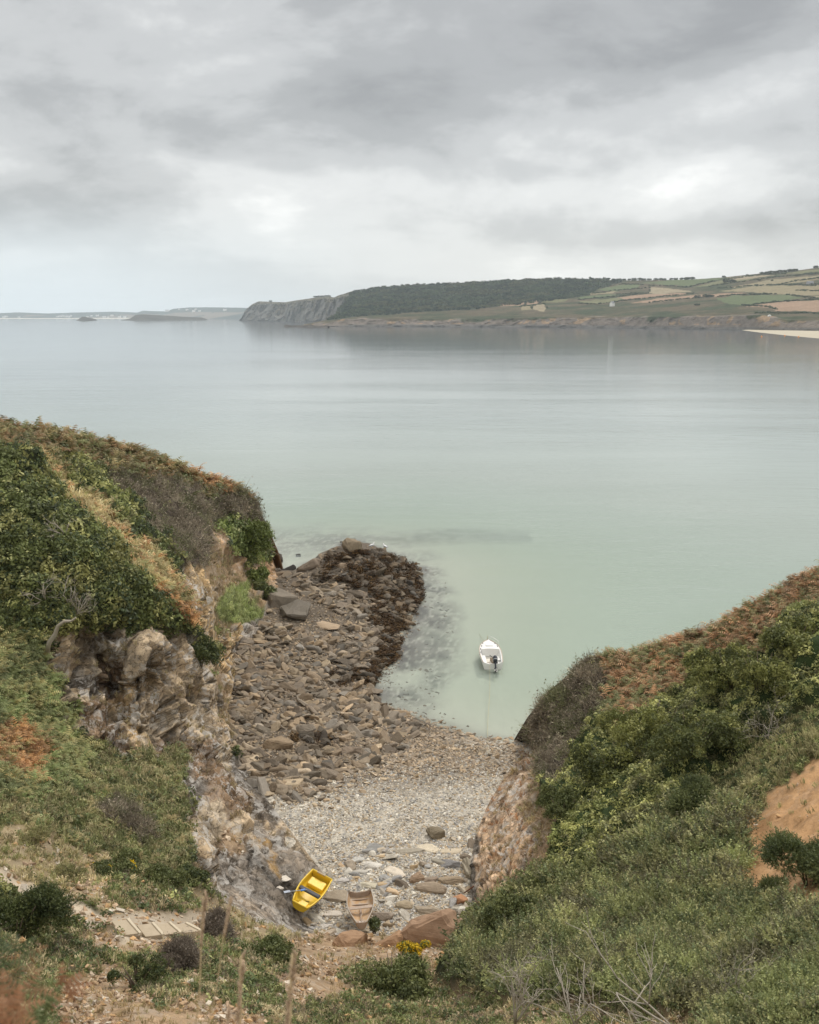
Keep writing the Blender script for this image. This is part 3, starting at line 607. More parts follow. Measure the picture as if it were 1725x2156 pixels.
def build_land():
    B = arr([b for b, a, k in BA]); A = arr([a for b, a, k in BA]); kk = arr([1. if k == 'c' else 0. for b, a, k in BA])
    L = np.concatenate([[0], np.cumsum(np.maximum(np.hypot(*(B[1:] - B[:-1]).T), .35 * np.hypot(*(A[1:] - A[:-1]).T)))])
    ns = int(L[-1] / 2.5); s = np.linspace(0, L[-1], ns)
    Bs = np.stack([np.interp(s, L, B[:, i]) for i in (0, 1)], -1); As = np.stack([np.interp(s, L, A[:, i]) for i in (0, 1)], -1)
    ker = np.ones(9) / 9
    for Q in (Bs, As):
        for i in (0, 1):
            pad = np.concatenate([np.full(4, Q[0, i]), Q[:, i], np.full(4, Q[-1, i])]); Q[:, i] = np.convolve(pad, ker, 'valid')
    ks = np.interp(s, L, kk)
    t = np.linspace(0, 1, NT) ** 1.12
    px = Bs[:, None, 0] * (1 - t) + As[:, None, 0] * t; py = Bs[:, None, 1] * (1 - t) + As[:, None, 1] * t
    Y = 1 / fY(px, py)
    P = P3(px, py, Y)
    cls = classify(px, py)
    # normals
    def normals(P):
        ds = np.gradient(P, axis=0); dt = np.gradient(P, axis=1); n = np.cross(ds, dt); n /= np.linalg.norm(n, axis=-1, keepdims=True) + 1e-9
        view = arr((0, 0, HC)) - P; sg = np.sign((n * view).sum(-1, keepdims=True)); return n * np.where(sg == 0, 1, sg)
    def blur(a, n=3):
        for _ in range(n):
            a = a.copy(); a[1:-1] = (a[:-2] + 2 * a[1:-1] + a[2:]) / 4; a[:, 1:-1] = (a[:, :-2] + 2 * a[:, 1:-1] + a[:, 2:]) / 4
        return a
    N = normals(P)
    rk = arr([CLS[n]['rk'] for n in names])[cls]; bil = arr([CLS[n]['bil'] for n in names])[cls]
    rkb = blur(rk, 6); bilb = blur(bil, 8)
    nn = np.where((px > 850)[..., None], arr((.93, -.2, .30)), arr((.78, .42, .46))); nn = nn / np.linalg.norm(nn, axis=-1, keepdims=True)
    # rock relief: strata, blocks and ribs
    pn = (P * nn).sum(-1, keepdims=True)
    q = P * .35 + nn * pn * 1.1
    warp = (np.stack([fbm(P * .9, 3, 77), fbm(P * .9 + 9, 3, 78), fbm(P * .9 + 19, 3, 79)], -1) - .5)
    fa, ea, cid = facets(P * .30 + warp * .6, 9)
    fb, eb, cid2 = facets(P * .85 + nn * pn * .15 + warp * .9, 19)
    fc, ec, cid3 = facets(P * 2.7 + nn * pn * .4 + warp * 1.2, 29)
    F1 = 0; F2 = ea
    big = fbm(P * .2, 3, 61) - .5
    lam = fbm(P * .25 + nn * pn * 3.2, 4, 65)
    lam2 = ridge(P * .10 + nn * pn * .9 + warp * .35, 3, 67)
    amp = np.clip(Y / 45, .5, 1.5); am_ = blur(arr([CLS[n].get('amp', 1.) for n in names])[cls], 8)
    disp = rkb * amp * (am_ * (1.4 * fa + .9 * big + .50 * fb - .25 * np.exp(-(ea / .05) ** 2)) + .09 * fc * (.4 + .6 * am_) + .34 * (lam - .5) + .55 * (lam2 - .6) - .07 * np.exp(-(eb / .07) ** 2))
    vw = arr((0, 0, HC)) - P; vw = vw / np.linalg.norm(vw, axis=-1, keepdims=True); gz = blur(np.clip((N * vw).sum(-1) * 2.2, .15, 1.), 10)
    disp = np.clip(disp, -1.1, 1.0) * gz
    # canopy billows
    wx, wy, _ = worley(P * arr((.42, .42, .5)) + (fbm(P * .5, 3, 79)[..., None] - .5) * 1.1, 29)
    wx2, _, _ = worley(P * 1.05 + (fbm(P * 1.1, 2, 80)[..., None] - .5) * .8, 39)
    can = np.sqrt(np.clip(1 - wx ** 2, 0, 1)) * 1.25 + np.sqrt(np.clip(1 - wx2 ** 2, 0, 1)) * .35 - .85
    near = np.clip(Y / 28, .35, 1.2)
    dv = bilb * near * can
    soft = (fbm(P * 1.2, 4, 91) - .5) * .35 * (1 - rkb) * near
    edge = np.clip(np.minimum(np.arange(NT) / 10., 1), 0, 1)[None] * np.where(ks[:, None] < .5, 1, 1) + np.where(ks[:, None] > .5, .4, 0)
    edge = np.clip(edge, 0, 1)
    dirn = N * .65 + arr((0, 0, 1)) * .35
    P = P + N * (disp * edge)[..., None] + dirn * ((dv + soft) * edge)[..., None]
    N = normals(P)
    # colours
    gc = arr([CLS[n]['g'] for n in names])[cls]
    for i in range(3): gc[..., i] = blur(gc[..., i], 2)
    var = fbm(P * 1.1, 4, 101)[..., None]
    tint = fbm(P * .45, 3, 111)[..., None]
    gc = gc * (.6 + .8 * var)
    rb = rkb[..., None]
    warm = arr((1.14, .98, .78)); cool = arr((.92, .95, .98))
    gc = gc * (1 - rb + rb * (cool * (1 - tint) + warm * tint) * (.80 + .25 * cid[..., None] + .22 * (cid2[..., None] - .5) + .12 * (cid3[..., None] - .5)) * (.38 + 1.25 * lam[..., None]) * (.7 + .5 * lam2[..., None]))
    crack = (np.exp(-(ea / .04) ** 2) * .35 + np.exp(-(eb / .06) ** 2) * .25)[..., None] * rb
    gc = gc * (1 - crack)
    # skirts
    K = 26; dd = np.linspace(0, 1, K + 1)[1:] ** 1.6
    outd = P[:, 0, :2] - P[:, 30, :2]; outd /= np.linalg.norm(outd, axis=-1, keepdims=True) + 1e-9
    outd = np.stack([np.convolve(np.pad(outd[:, i], 20, 'edge'), np.ones(41) / 41, 'valid') for i in (0, 1)], -1)
    outd += arr((0, .25)) * ks[:, None]; outd /= np.linalg.norm(outd, axis=-1, keepdims=True) + 1e-9
    ext = np.where(ks > .5, 34, .9)[:, None] * dd[None]
    R0 = ratio(Bs[:, 1])[:, None]
    zc = P[:, 0, 2][:, None] - (R0 + .22) * ext - ext ** 2 / 26.; zf = P[:, 0, 2][:, None] - ext * 3.2
    zc = zc + (fbm(np.stack([P[:, 0, 0][:, None] + outd[:, 0:1] * ext, P[:, 0, 1][:, None] + outd[:, 1:2] * ext, zc], -1) * .5, 3, 5) - .6) * .6 * np.minimum(ext, 1)
    sk = np.stack([P[:, 0, 0][:, None] + outd[:, 0:1] * ext, P[:, 0, 1][:, None] + outd[:, 1:2] * ext, np.where(ks[:, None] > .5, zc, zf)], -1)[:, ::-1]
    sk[..., 2] = np.maximum(sk[..., 2], -3)
    Pf = np.concatenate([sk, P], 1); cf = np.concatenate([np.repeat(gc[:, :1], K, 1), gc], 1); rf = np.concatenate([np.repeat(rkb[:, :1], K, 1), rkb], 1)
    nf = grid_faces(ns, NT + K); si = nf[:, 0] // (NT + K)
    cut1 = int(np.argmin(np.abs(Bs[:, 1] - 1955) + np.abs(Bs[:, 0] - 650))); cut2 = int(np.argmin(np.abs(Bs[:, 0] - 1000) + np.abs(Bs[:, 1] - 1945)))
    for nm, lab, m_ in (('cliff', 'steep scrub covered headland with rock cliff on the left of the cove', si < cut1), ('slope', 'stony brown slope at the head of the cove below the viewer', (si >= cut1) & (si < cut2)), ('hillside', 'overgrown hillside with pale rock wall on the right of the cove', si >= cut2)):
        f = nf[m_]; lo, hi = f.min(), f.max() + 1
        me = npmesh(nm, Pf.reshape(-1, 3)[lo:hi], f - lo, cf.reshape(-1, 3)[lo:hi], True, {'rk': rf.reshape(-1)[lo:hi]})
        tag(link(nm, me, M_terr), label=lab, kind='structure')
    return P, N, cls, px, py, Y, cut1, cut2
P, N, cls, PX, PY, YY, cut1, cut2 = build_land()

# look the land surface up by pixel (nearest grid point)
def land_at(x, y):
    d = (PX - x) ** 2 + (PY - y) ** 2; i = np.unravel_index(np.argmin(d), d.shape); return Vector(P[i]), Vector(N[i])

# ------------------------------------------------------------------ plant templates (unit size)
def leaf_t(n, sz=.3, seed=0):
    r = np.random.default_rng(seed); V = []; F = []
    for i in range(n):
        d = r.normal(size=3); d[2] = abs(d[2]) * .9; d /= np.linalg.norm(d); c = d * r.uniform(.35, 1.) * arr((1, 1, .8))
        nr = d + r.normal(size=3) * .6; nr /= np.linalg.norm(nr); a = np.cross(nr, r.normal(size=3)); a /= np.linalg.norm(a); b = np.cross(nr, a)
        s = sz * r.uniform(.7, 1.3); o = len(V)
        V += [c - a * s, c + b * s * .5 + nr * s * .1, c + a * s, c - b * s * .5 + nr * s * .1]; F += [(o, o + 1, o + 2), (o, o + 2, o + 3)]
    return arr(V), np.array(F)
def grass_t(n, seed=0):
    r = np.random.default_rng(seed + 100); V = []; F = []
    for i in range(n):
        a = r.uniform(0, 6.28); ln = r.uniform(.5, 1.1); le = r.uniform(.15, .8); b = arr((r.normal() * .22, r.normal() * .22, 0)); d = arr((math.cos(a), math.sin(a), 0))
        w_ = arr((-d[1], d[0], 0)) * .045; m_ = b + d * le * .35 * ln + arr((0, 0, .6 * ln)); e = b + d * le * ln + arr((0, 0, ln * (1 - le * .45)))
        o = len(V); V += [b - w_, b + w_, m_ - w_ * .8, m_ + w_ * .8, e]; F += [(o, o + 1, o + 3), (o, o + 3, o + 2), (o + 2, o + 3, o + 4)]
    return arr(V), np.array(F)
def fern_t(n, seed=0):
    r = np.random.default_rng(seed + 200); V = []; F = []
    for i in range(n):
        a = r.uniform(0, 6.28); d = arr((math.cos(a), math.sin(a), 0)); sd = arr((-d[1], d[0], 0)); ln = r.uniform(.7, 1.2); up = r.uniform(.35, .8)
        def c(t): return d * ln * t + arr((0, 0, up * math.sin(t * 2.2) * .9))
        for k in range(6):
            t = .22 + k * .135; p = c(t); w_ = .42 * ln * (1 - t) + .05
            for sg in (-1, 1):
                o = len(V); tip = p + sd * sg * w_ + d * .08 + arr((0, 0, -.06)); V += [c(t - .035), c(t + .05), tip]; F += [(o, o + 1, o + 2)]
    return arr(V), np.array(F)
def twig_t(n, seed=0):
    r = np.random.default_rng(seed + 300); V = []; F = []
    for i in range(n):
        b = arr((r.normal() * .2, r.normal() * .2, 0)); d = r.normal(size=3); d[2] = abs(d[2]) + .5; d /= np.linalg.norm(d)
        for j in range(2):
            e = b + (d + r.normal(size=3) * .45) * r.uniform(.6, 1.1); w_ = np.cross(e - b, r.normal(size=3)); w_ /= np.linalg.norm(w_); o = len(V)
            V += [b - w_ * .03, b + w_ * .03, e]; F += [(o, o + 1, o + 2)]
            s = r.uniform(.05, .12); q = b + (e - b) * r.uniform(.5, 1); o = len(V); V += [q, q + r.normal(size=3) * s, q + r.normal(size=3) * s]; F += [(o, o + 1, o + 2)]
    return arr(V), np.array(F)
def gorse_t(n, seed=0):
    r = np.random.default_rng(seed + 400); V = []; F = []
    for i in range(n):
        a = r.uniform(0, 6.28); le = r.uniform(.1, .9); d = arr((math.cos(a) * le, math.sin(a) * le, r.uniform(.6, 1.))); d /= np.linalg.norm(d)
        b = arr((math.cos(a), math.sin(a), 0)) * r.uniform(0, .4); ln = r.uniform(.6, 1.1)
        for j in range(9):
            t = .25 + .75 * j / 9; p = b + d * ln * t; s = .24 * (1.15 - t)
            q = d * .5 + r.normal(size=3) * .55; q /= np.linalg.norm(q); w_ = np.cross(q, r.normal(size=3)); w_ /= np.linalg.norm(w_)
            o = len(V); V += [p - w_ * .045, p + w_ * .045, p + q * (s + .06)]; F += [(o, o + 1, o + 2)]
    return arr(V), np.array(F)
TPL = {'leaf': [leaf_t(20, .24, i) for i in range(6)], 'grass': [grass_t(14, i) for i in range(6)], 'fern': [fern_t(5, i) for i in range(6)],
       'twig': [twig_t(14, i) for i in range(6)], 'gorse': [gorse_t(9, i) for i in range(6)]}
SZ = {'leaf': .0082, 'grass': .0085, 'fern': .0125, 'twig': .0105, 'gorse': .0185}
OFF = {'leaf': .0, 'grass': -.05, 'fern': .05, 'twig': -.2, 'gorse': -.25}
# sample the land in proportion to how large it shows
def plants():
    area = np.abs((PX[1:, :-1] - PX[:-1, :-1]) * (PY[:-1, 1:] - PY[:-1, :-1]) - (PY[1:, :-1] - PY[:-1, :-1]) * (PX[:-1, 1:] - PX[:-1, :-1]))
    edgew = 1 + 5. * ((np.arange(area.shape[1]) < 7)[None] & (PY[:-1, :1] < 1560)); vis = edgew * np.where((PX[:-1, :-1] > -110) & (PX[:-1, :-1] < 1835) & (PY[:-1, :-1] < 2230), 1., .22) * (PY[:-1, :-1] < 2400)
    wgt = (area * vis).ravel(); tot = wgt.sum(); n = int(tot / 26.)
    ci = rng.choice(len(wgt), n, p=wgt / tot); i, j = np.divmod(ci, area.shape[1])
    a, b = rng.random(n)[:, None], rng.random(n)[:, None]
    def bil(Q): return Q[i, j] * (1 - a) * (1 - b) + Q[i + 1, j] * a * (1 - b) + Q[i, j + 1] * (1 - a) * b + Q[i + 1, j + 1] * a * b
    pos = bil(P); nrm = bil(N); px = bil(PX[..., None])[:, 0]; py = bil(PY[..., None])[:, 0]; Yv = pos[:, 1]
    c = cls[i, j]; side = np.where(i < cut1, 0, np.where(i < cut2, 1, 2))
    c = np.where(inpoly(px, py, [(250, 1922), (450, 1926), (450, 1985), (250, 1978)]), idx['path'], c)
    patchn = fbm(pos * .8, 3, 131); patch2 = fbm(pos * 2.3, 2, 133); clump = fbm(pos * 1.1 + 5, 3, 137)
    out = {}
    for nm in names:
        pl = CLS[nm]['pl']
        for kd, wt, cols, sf in pl:
            m_ = c == idx[nm]
            keep = m_ & (rng.random(n) < (wt if wt >= .6 else wt * 2 * np.clip((patch2 - .3) * 3.3, 0, 1)))
            k = np.nonzero(keep)[0]
            if not len(k): continue
            cols = arr(cols); # patches of one hue with some mixing
            u = np.clip((patchn[k] - .25) / .5 + rng.normal(size=len(k)) * .22, 0, .999); ca = cols[(u * len(cols)).astype(int)]
            tipm = (rng.random(len(k)) < .09)[:, None] & np.array(kd == 'leaf'); ca = np.where(tipm, ca * .4 + arr((.20, .20, .07)), ca); lum = ca.mean(1, keepdims=True); ca = ca * .80 + lum * arr((1.12, 1., .80)) * .20
            ca = ca * np.where((side[k] == 2)[:, None], 1.16, 1.04) * rng.uniform(.65, 1.4, (len(k), 1)) * (.75 + 1.0 * clump[k, None]) * 1.2
            sz = SZ[kd] * sf * np.where((side[k] == 2) & (kd == 'leaf'), .82, 1.) * Yv[k] ** .9 * 1.35 * rng.uniform(.6, 1.35, len(k))
            up = arr((0, 0, 1)); wn = .75 if kd in ('leaf',) else .35
            nr = nrm[k] * wn + up * (1 - wn) + rng.normal(size=(len(k), 3)) * .22
            ps = pos[k] + nrm[k] * (sz * (OFF[kd] + rng.uniform(-.25, .35, len(k))))[:, None]
            out.setdefault((kd, 2 if False else 0), [])
            for sdx in (0, 1, 2):
                q = side[k] == sdx
                if q.any(): out.setdefault((kd, sdx), []).append((ps[q], nr[q], sz[q], ca[q]))
    nmz = {'leaf': ('ivy_scrub', 'small leaved olive green scrub'), 'grass': ('rough_grass', 'long rough grass in tufts'), 'fern': ('bracken', 'green and rust coloured bracken fronds'), 'twig': ('heath_scrub', 'grey brown twiggy scrub'), 'gorse': ('gorse_scrub', 'dark green spiky gorse')}
    wh = ['covering the left headland', 'at the head of the cove', 'covering the right hillside']
    for (kd, sdx), L in out.items():
        if not L: continue
        ps, nr, sz, ca = (np.concatenate([l[q] for l in L]) for q in range(4))
        V, F, Cc = scatter(TPL[kd], ps, frames(nr, rng.uniform(0, 6.28, len(ps))), sz, ca)
        print('plants', kd, sdx, len(ps), len(F))
        o = link(nmz[kd][0], npmesh(nmz[kd][0], V, F, Cc, kd == 'leaf'), M_dry if kd in ('grass', 'twig') else M_leaf)
        tag(o, nmz[kd][1] + ' ' + wh[sdx], {'leaf': 'scrub', 'grass': 'grass', 'fern': 'bracken', 'twig': 'scrub', 'gorse': 'gorse'}[kd], kind='stuff')
plants()
#PART2
# ------------------------------------------------------------------ stones
def hull_np(npts, flat=(1, .72, .45), seed=0, bev=.09, sub=False, noise=.05):
    r = np.random.default_rng(seed + 900); p = r.normal(size=(npts, 3)); p /= np.linalg.norm(p, axis=1, keepdims=True); p = np.sign(p) * np.abs(p) ** .75
    p *= arr(flat) * r.uniform(.8, 1.15, (npts, 1))
    bm = bmesh.new(); vs = [bm.verts.new(q) for q in p]
    bmesh.ops.convex_hull(bm, input=vs)
    for v in [v for v in bm.verts if not v.link_faces]: bm.verts.remove(v)
    bmesh.ops.dissolve_limit(bm, angle_limit=.25, verts=bm.verts, edges=bm.edges)
    if bev: bmesh.ops.bevel(bm, geom=list(bm.edges), offset=bev, segments=1, affect='EDGES', clamp_overlap=True)
    bmesh.ops.triangulate(bm, faces=bm.faces)
    if sub:
        bmesh.ops.subdivide_edges(bm, edges=[e for e in bm.edges if e.calc_length() > .22], cuts=2, use_grid_fill=True); bmesh.ops.triangulate(bm, faces=bm.faces)
        bmesh.ops.recalc_face_normals(bm, faces=bm.faces); bm.normal_update()
    bm.verts.index_update(); V = arr([v.co for v in bm.verts])
    if sub:
        Nn = arr([v.normal for v in bm.verts]); V = V + Nn * ((ridge(V * arr((1.6, 1.6, 4)) + seed, 3, seed)[:, None] - .6) * .13 + (fbm(V * 5, 2, seed)[:, None] - .5) * noise)
    F = np.array([[v.index for v in f.verts] for f in bm.faces]); bm.free(); return V, F
RT_big = [hull_np(16 + i % 6, (1, .6 + .05 * (i % 5), .32 + .06 * (i % 4)), i, .07, True) for i in range(14)]
RT_mid = [hull_np(14, (1, .65 + .04 * (i % 5), .4 + .06 * (i % 4)), 50 + i, .1) for i in range(10)]
RT_peb = [hull_np(9, (1, .75, .5), 80 + i, 0) for i in range(8)]
LANDPOLY = [b for b, a, k in BA] + [(2100, 1100), (2100, 2700), (-300, 2700), (-300, 900)]
F_BOULD = [(560, 1195), (600, 1205), (645, 1180), (730, 1148), (815, 1165), (890, 1205), (880, 1245), (890, 1262), (868, 1300), (842, 1350), (838, 1385), (795, 1415), (785, 1445), (800, 1480), (850, 1503), (905, 1530), (840, 1572), (760, 1600), (690, 1620), (640, 1645), (560, 1660), (520, 1630), (470, 1560), (470, 1420), (540, 1320)]
F_WHITE = [(560, 1640), (800, 1600), (1000, 1560), (1110, 1560), (1060, 1650), (1010, 1750), (1005, 1960), (640, 1970), (700, 1850), (600, 1730)]
F_STONES = [(690, 1835), (760, 1795), (860, 1770), (1000, 1760), (1010, 1960), (640, 1980), (640, 1920)]
F_SHORE = [(790, 1470), (870, 1498), (1000, 1545), (1110, 1556), (1090, 1600), (960, 1600), (800, 1600), (760, 1500)]
F_SEA = [(800, 1150), (900, 1190), (940, 1230), (955, 1330), (930, 1430), (920, 1490), (1000, 1540), (880, 1505), (805, 1480), (790, 1430), (850, 1380), (880, 1300), (895, 1230), (870, 1185)]
F_WEED = [[(705, 1165), (735, 1150), (800, 1165), (880, 1195), (892, 1260), (868, 1305), (845, 1345), (800, 1335), (770, 1300), (790, 1270), (740, 1235), (690, 1225), (660, 1235), (640, 1200)],
          [(845, 1340), (838, 1385), (800, 1412), (785, 1445), (765, 1440), (790, 1380), (810, 1330)], [(690, 1390), (740, 1385), (760, 1430), (710, 1450)], [(610, 1545), (700, 1550), (690, 1580), (620, 1575)], [(480, 1440), (520, 1450), (510, 1480), (480, 1470)]]
def sample_poly(poly, n):
    q = arr(poly); lo, hi = q.min(0), q.max(0); o = np.zeros((0, 2))
    while len(o) < n:
        c = rng.uniform(lo, hi, (n * 2, 2)); o = np.concatenate([o, c[inpoly(c[:, 0], c[:, 1], poly)]])
    return o[:n]
brown = .98 * arr([(.235, .18, .125), (.27, .215, .155), (.20, .16, .12), (.175, .14, .105), (.30, .235, .16), (.145, .12, .09), (.24, .20, .155), (.29, .215, .14), (.20, .175, .145), (.25, .19, .13)])
pale = arr([(.50, .45, .37), (.42, .38, .32), (.34, .31, .28), (.56, .52, .45), (.40, .34, .26), (.46, .37, .26), (.30, .29, .275), (.36, .345, .33), (.62, .58, .50), (.42, .31, .19)])
sets = []
def gen(poly, n, smin, smax, pw, pal, zone):
    q = sample_poly(poly, n); q[:, 1] += np.where((q[:, 1] > 1560) & (zone < 2), np.abs(rng.normal(size=n)) * 22, 0); s = smin + (smax - smin) * rng.random(n) ** pw
    sets.append((q, s, pal[rng.integers(0, len(pal), n)] * rng.uniform(.75, 1.25, (n, 1)), np.full(n, zone)))
gen(F_BOULD, 4600, .18, 1.15, 3.4, brown, 0)
gen([(640, 1190), (730, 1150), (815, 1166), (885, 1205), (885, 1260), (868, 1300), (780, 1300), (640, 1260)], 900, .25, 1.2, 2.6, brown * .85, 0)
gen([(470, 1380), (560, 1290), (650, 1330), (700, 1420), (640, 1500), (700, 1580), (620, 1640), (520, 1620), (470, 1560)], 260, .35, 1.05, 2.2, brown * .9, 0)
gen([(620, 1190), (730, 1152), (860, 1190), (870, 1230), (780, 1260), (640, 1270)], 170, .5, 1.7, 2.0, brown * 1.05, 0)
gen(F_SHORE, 900, .12, .45, 3, brown * 1.45, 1)
gen([(560, 1620), (800, 1560), (960, 1545), (930, 1590), (820, 1620), (720, 1660), (640, 1670)], 620, .10, .42, 3.2, brown * 1.5, 1)
gen(F_WHITE, 500, .08, .30, 3, pale, 2)
gen(F_STONES, 900, .12, .62, 2.4, pale * .95, 3)
gen([(700, 1830), (800, 1790), (1000, 1780), (1010, 1960), (700, 1975), (660, 1930)], 130, .35, .95, 2., np.concatenate([pale[:3] * .9, brown * 1.5]), 3)
gen(F_SEA, 260, .2, .7, 2.5, brown * .6, 4)
q, s, rc, zn = (np.concatenate([a[i] for a in sets]) for i in range(4))
p = on_beach(q[:, 0], q[:, 1])
inw = lambda x, y: np.any([inpoly(x, y, f) for f in F_WEED], axis=0)
def rotm(n, tilt):
    nr = np.stack([rng.normal(size=n) * tilt - .12, rng.normal(size=n) * tilt - .12, np.ones(n)], -1)
    return frames(nr, rng.normal(size=n) * .75 - .25)
RM = rotm(len(q), .4); sc3 = np.stack([s * rng.uniform(.85, 1.4, len(s)), s * rng.uniform(.75, 1.1, len(s)), s * rng.uniform(.6, 1.15, len(s))], -1) * .62
p[:, 2] += s * np.where(zn == 4, -.25, .08)
NAMED = [  # px, py, width px, height m, depth ratio, yaw, colour, label, tilt
 (917, 1758, 44, .62, .75, 0, (.19, .155, .105), 'large rounded dark brown boulder sitting alone on the grey shingle', 0),
 (829, 1832, 62, .24, .5, -.75, (.62, .54, .44), 'long pale cream slab, wedge shaped, in the middle of the stones', .1),
 (903, 1784, 58, .26, .6, -.1, (.58, .50, .38), 'flat cream slab just below the lone brown boulder', 0),
 (950, 1790, 46, .24, .6, .1, (.50, .42, .31), 'flat tan slab close to the right rock wall beside a cream slab', 0),
 (782, 1817, 46, .28, .55, -.2, (.60, .56, .50), 'white flat stone with a grey hollow, left of the cream wedge', 0),
 (752, 1808, 36, .3, .6, .3, (.46, .44, .40), 'smooth pale grey boulder beside the white hollowed stone', 0),
 (948, 1818, 50, .42, .7, 0, (.22, .21, .205), 'rounded dark grey boulder near the foot of the right wall', 0),
 (968, 1893, 46, .40, .65, -.3, (.42, .22, .12), 'rust red boulder near the rusty bar', .1),
 (990, 1893, 16, .3, 1.6, 1.3, (.62, .56, .47), 'upright white oval stone leaning at the foot of the right wall', .1),
 (974, 1938, 54, .55, .8, .2, (.34, .23, .16), 'squarish reddish brown boulder in the right corner of the cove', 0),
 (906, 1870, 80, .42, .45, -.08, (.30, .235, .17), 'long brown slab lying below the middle of the stones', 0),
 (948, 1852, 58, .40, .6, .05, (.31, .24, .165), 'blocky brown boulder beside the right rock wall', 0),
 (878, 1848, 38, .45, .75, .4, (.30, .21, .14), 'left one of two brown boulders touching each other', 0),
 (905, 1850, 42, .42, .7, -.3, (.26, .20, .15), 'right one of two brown boulders touching each other', 0),
 (862, 1792, 74, .22, .32, .12, (.33, .29, .23), 'low log shaped grey slab left of the cream slabs', 0),
 (925, 1812, 46, .3, .5, -.5, (.28, .25, .20), 'slanting grey brown stone below the cream slabs', 0),
 (715, 1885, 78, .38, .55, 0, (.31, .255, .19), 'broad brown rock between the yellow and the wooden dinghy', 0),
 (758, 1832, 38, .2, .5, 0, (.44, .41, .36), 'grey flat stone right of the yellow dinghy', 0),
 (775, 1860, 48, .28, .5, -.1, (.48, .43, .33), 'pale tan angular stone above the wooden dinghy', 0),
 (700, 1921, 46, .26, .55, 0, (.58, .52, .45), 'pinkish white stone below the yellow dinghy', 0),
 (688, 1948, 32, .22, .6, .2, (.56, .52, .47), 'white stone low in the left corner of the cove', 0),
 (720, 1852, 40, .2, .6, .1, (.43, .40, .37), 'smooth grey stone touching the upper end of the yellow dinghy', 0),
 (940, 1925, 38, .34, .6, -.1, (.52, .50, .47), 'white speckled stone beside the reddish brown corner boulder', 0),
 (806, 1925, 60, .45, .55, -.5, (.29, .24, .19), 'angular brown rock right of the wooden dinghy', .1),
 (850, 1905, 44, .3, .6, 0, (.36, .29, .20), 'tan block behind the angular brown rock', 0),
 (900, 1915, 60, .35, .55, -.2, (.33, .27, .20), 'flat brown rock above the huge rust boulder', 0),
 (915, 1975, 165, 1.9, .6, -.18, (.31, .20, .13), 'huge rust coloured boulder at the head of the cove', .12),
 (812, 1992, 110, 1.5, .6, .15, (.33, .20, .115), 'orange brown boulder left of the huge rust boulder', .05),
 (740, 1998, 86, 1.1, .6, .5, (.32, .20, .12), 'orange brown boulder below the left corner of the stones', 0),
 (868, 2042, 80, .9, .6, -.1, (.28, .21, .155), 'dull brown boulder below the yellow flowers', 0),
 (606, 1838, 40, .22, .5, -.1, (.62, .56, .48), 'cream slab stranded on the dark rock above the yellow dinghy', .1),
 (594, 1856, 26, .2, .6, -.7, (.56, .50, .43), 'smaller cream stone on the dark rock beside a cream slab', .1),
 (532, 1953, 22, .25, .7, 0, (.58, .50, .40), 'small cream stone on the rock below the yellow dinghy', 0),
 (677, 1603, 30, .2, .5, 0, (.55, .45, .33), 'pale rectangular slab where the brown rocks meet the shingle', 0),
 (740, 1580, 50, .6, .7, .2, (.22, .17, .125), 'bulky brown boulder at the lower end of the rockfall', 0),
 (585, 1568, 88, .9, .6, -.05, (.25, .185, .12), 'broad rounded tan brown boulder near the left cliff foot', 0),
 (632, 1362, 34, .7, .6, -1.0, (.34, .31, .27), 'upright pale grey slab in the brown rockfall', .4),
 (608, 1192, 36, 1.3, .7, 0, (.055, .05, .045), 'black boulder in the gap between the headland and the spit', 0),
 (628, 1168, 14, .5, .7, 0, (.05, .045, .04), 'small black rock awash beyond the gap', 0),
 (568, 1154, 26, .7, .5, 0, (.09, .075, .06), 'dark ledge jutting out at the tip of the left headland', 0),
 (585, 1178, 30, 1.3, .8, 0, (.07, .055, .045), 'dark rock at the foot of the left headland tip', 0),
 (654, 1192, 62, 2.4, .6, .1, (.27, .215, .165), 'big pale brown boulder at the landward end of the spit', 0),
 (742, 1160, 46, 2.2, .7, .2, (.22, .175, .12), 'tall knobbly boulder at the far end of the spit', 0),
 (712, 1192, 44, 1.0, .5, -.2, (.33, .25, .175), 'light brown flat slab high on the spit', .2),
 (625, 1290, 100, 2.4, .75, -.9, (.15, .13, .105), 'large dark smooth outcrop at the foot of the left headland', .1),
 (590, 1262, 80, 2.6, .9, -.9, (.19, .16, .125), 'dark grooved outcrop under the left headland', .1),
 (682, 1312, 80, .5, .5, -.55, (.38, .285, .195), 'tan sloping slab running down from the dark outcrop', .1),
 (985, 1830, 26, 1.1, 3.0, .2, (.31, .27, .205), 'low smooth buttress of tan rock against the right wall', .05),
 (958, 1575, 22, .25, .6, 0, (.54, .42, .28), 'pale yellow stone near the water line', 0),
]
bigme = [npmesh('boulder', v, f, np.ones((len(v), 3)), False) for v, f in RT_big]
for me in bigme: me.materials.append(M_rock); pass
def setcol(o, c): o.color = (*c, 1)
npx = []
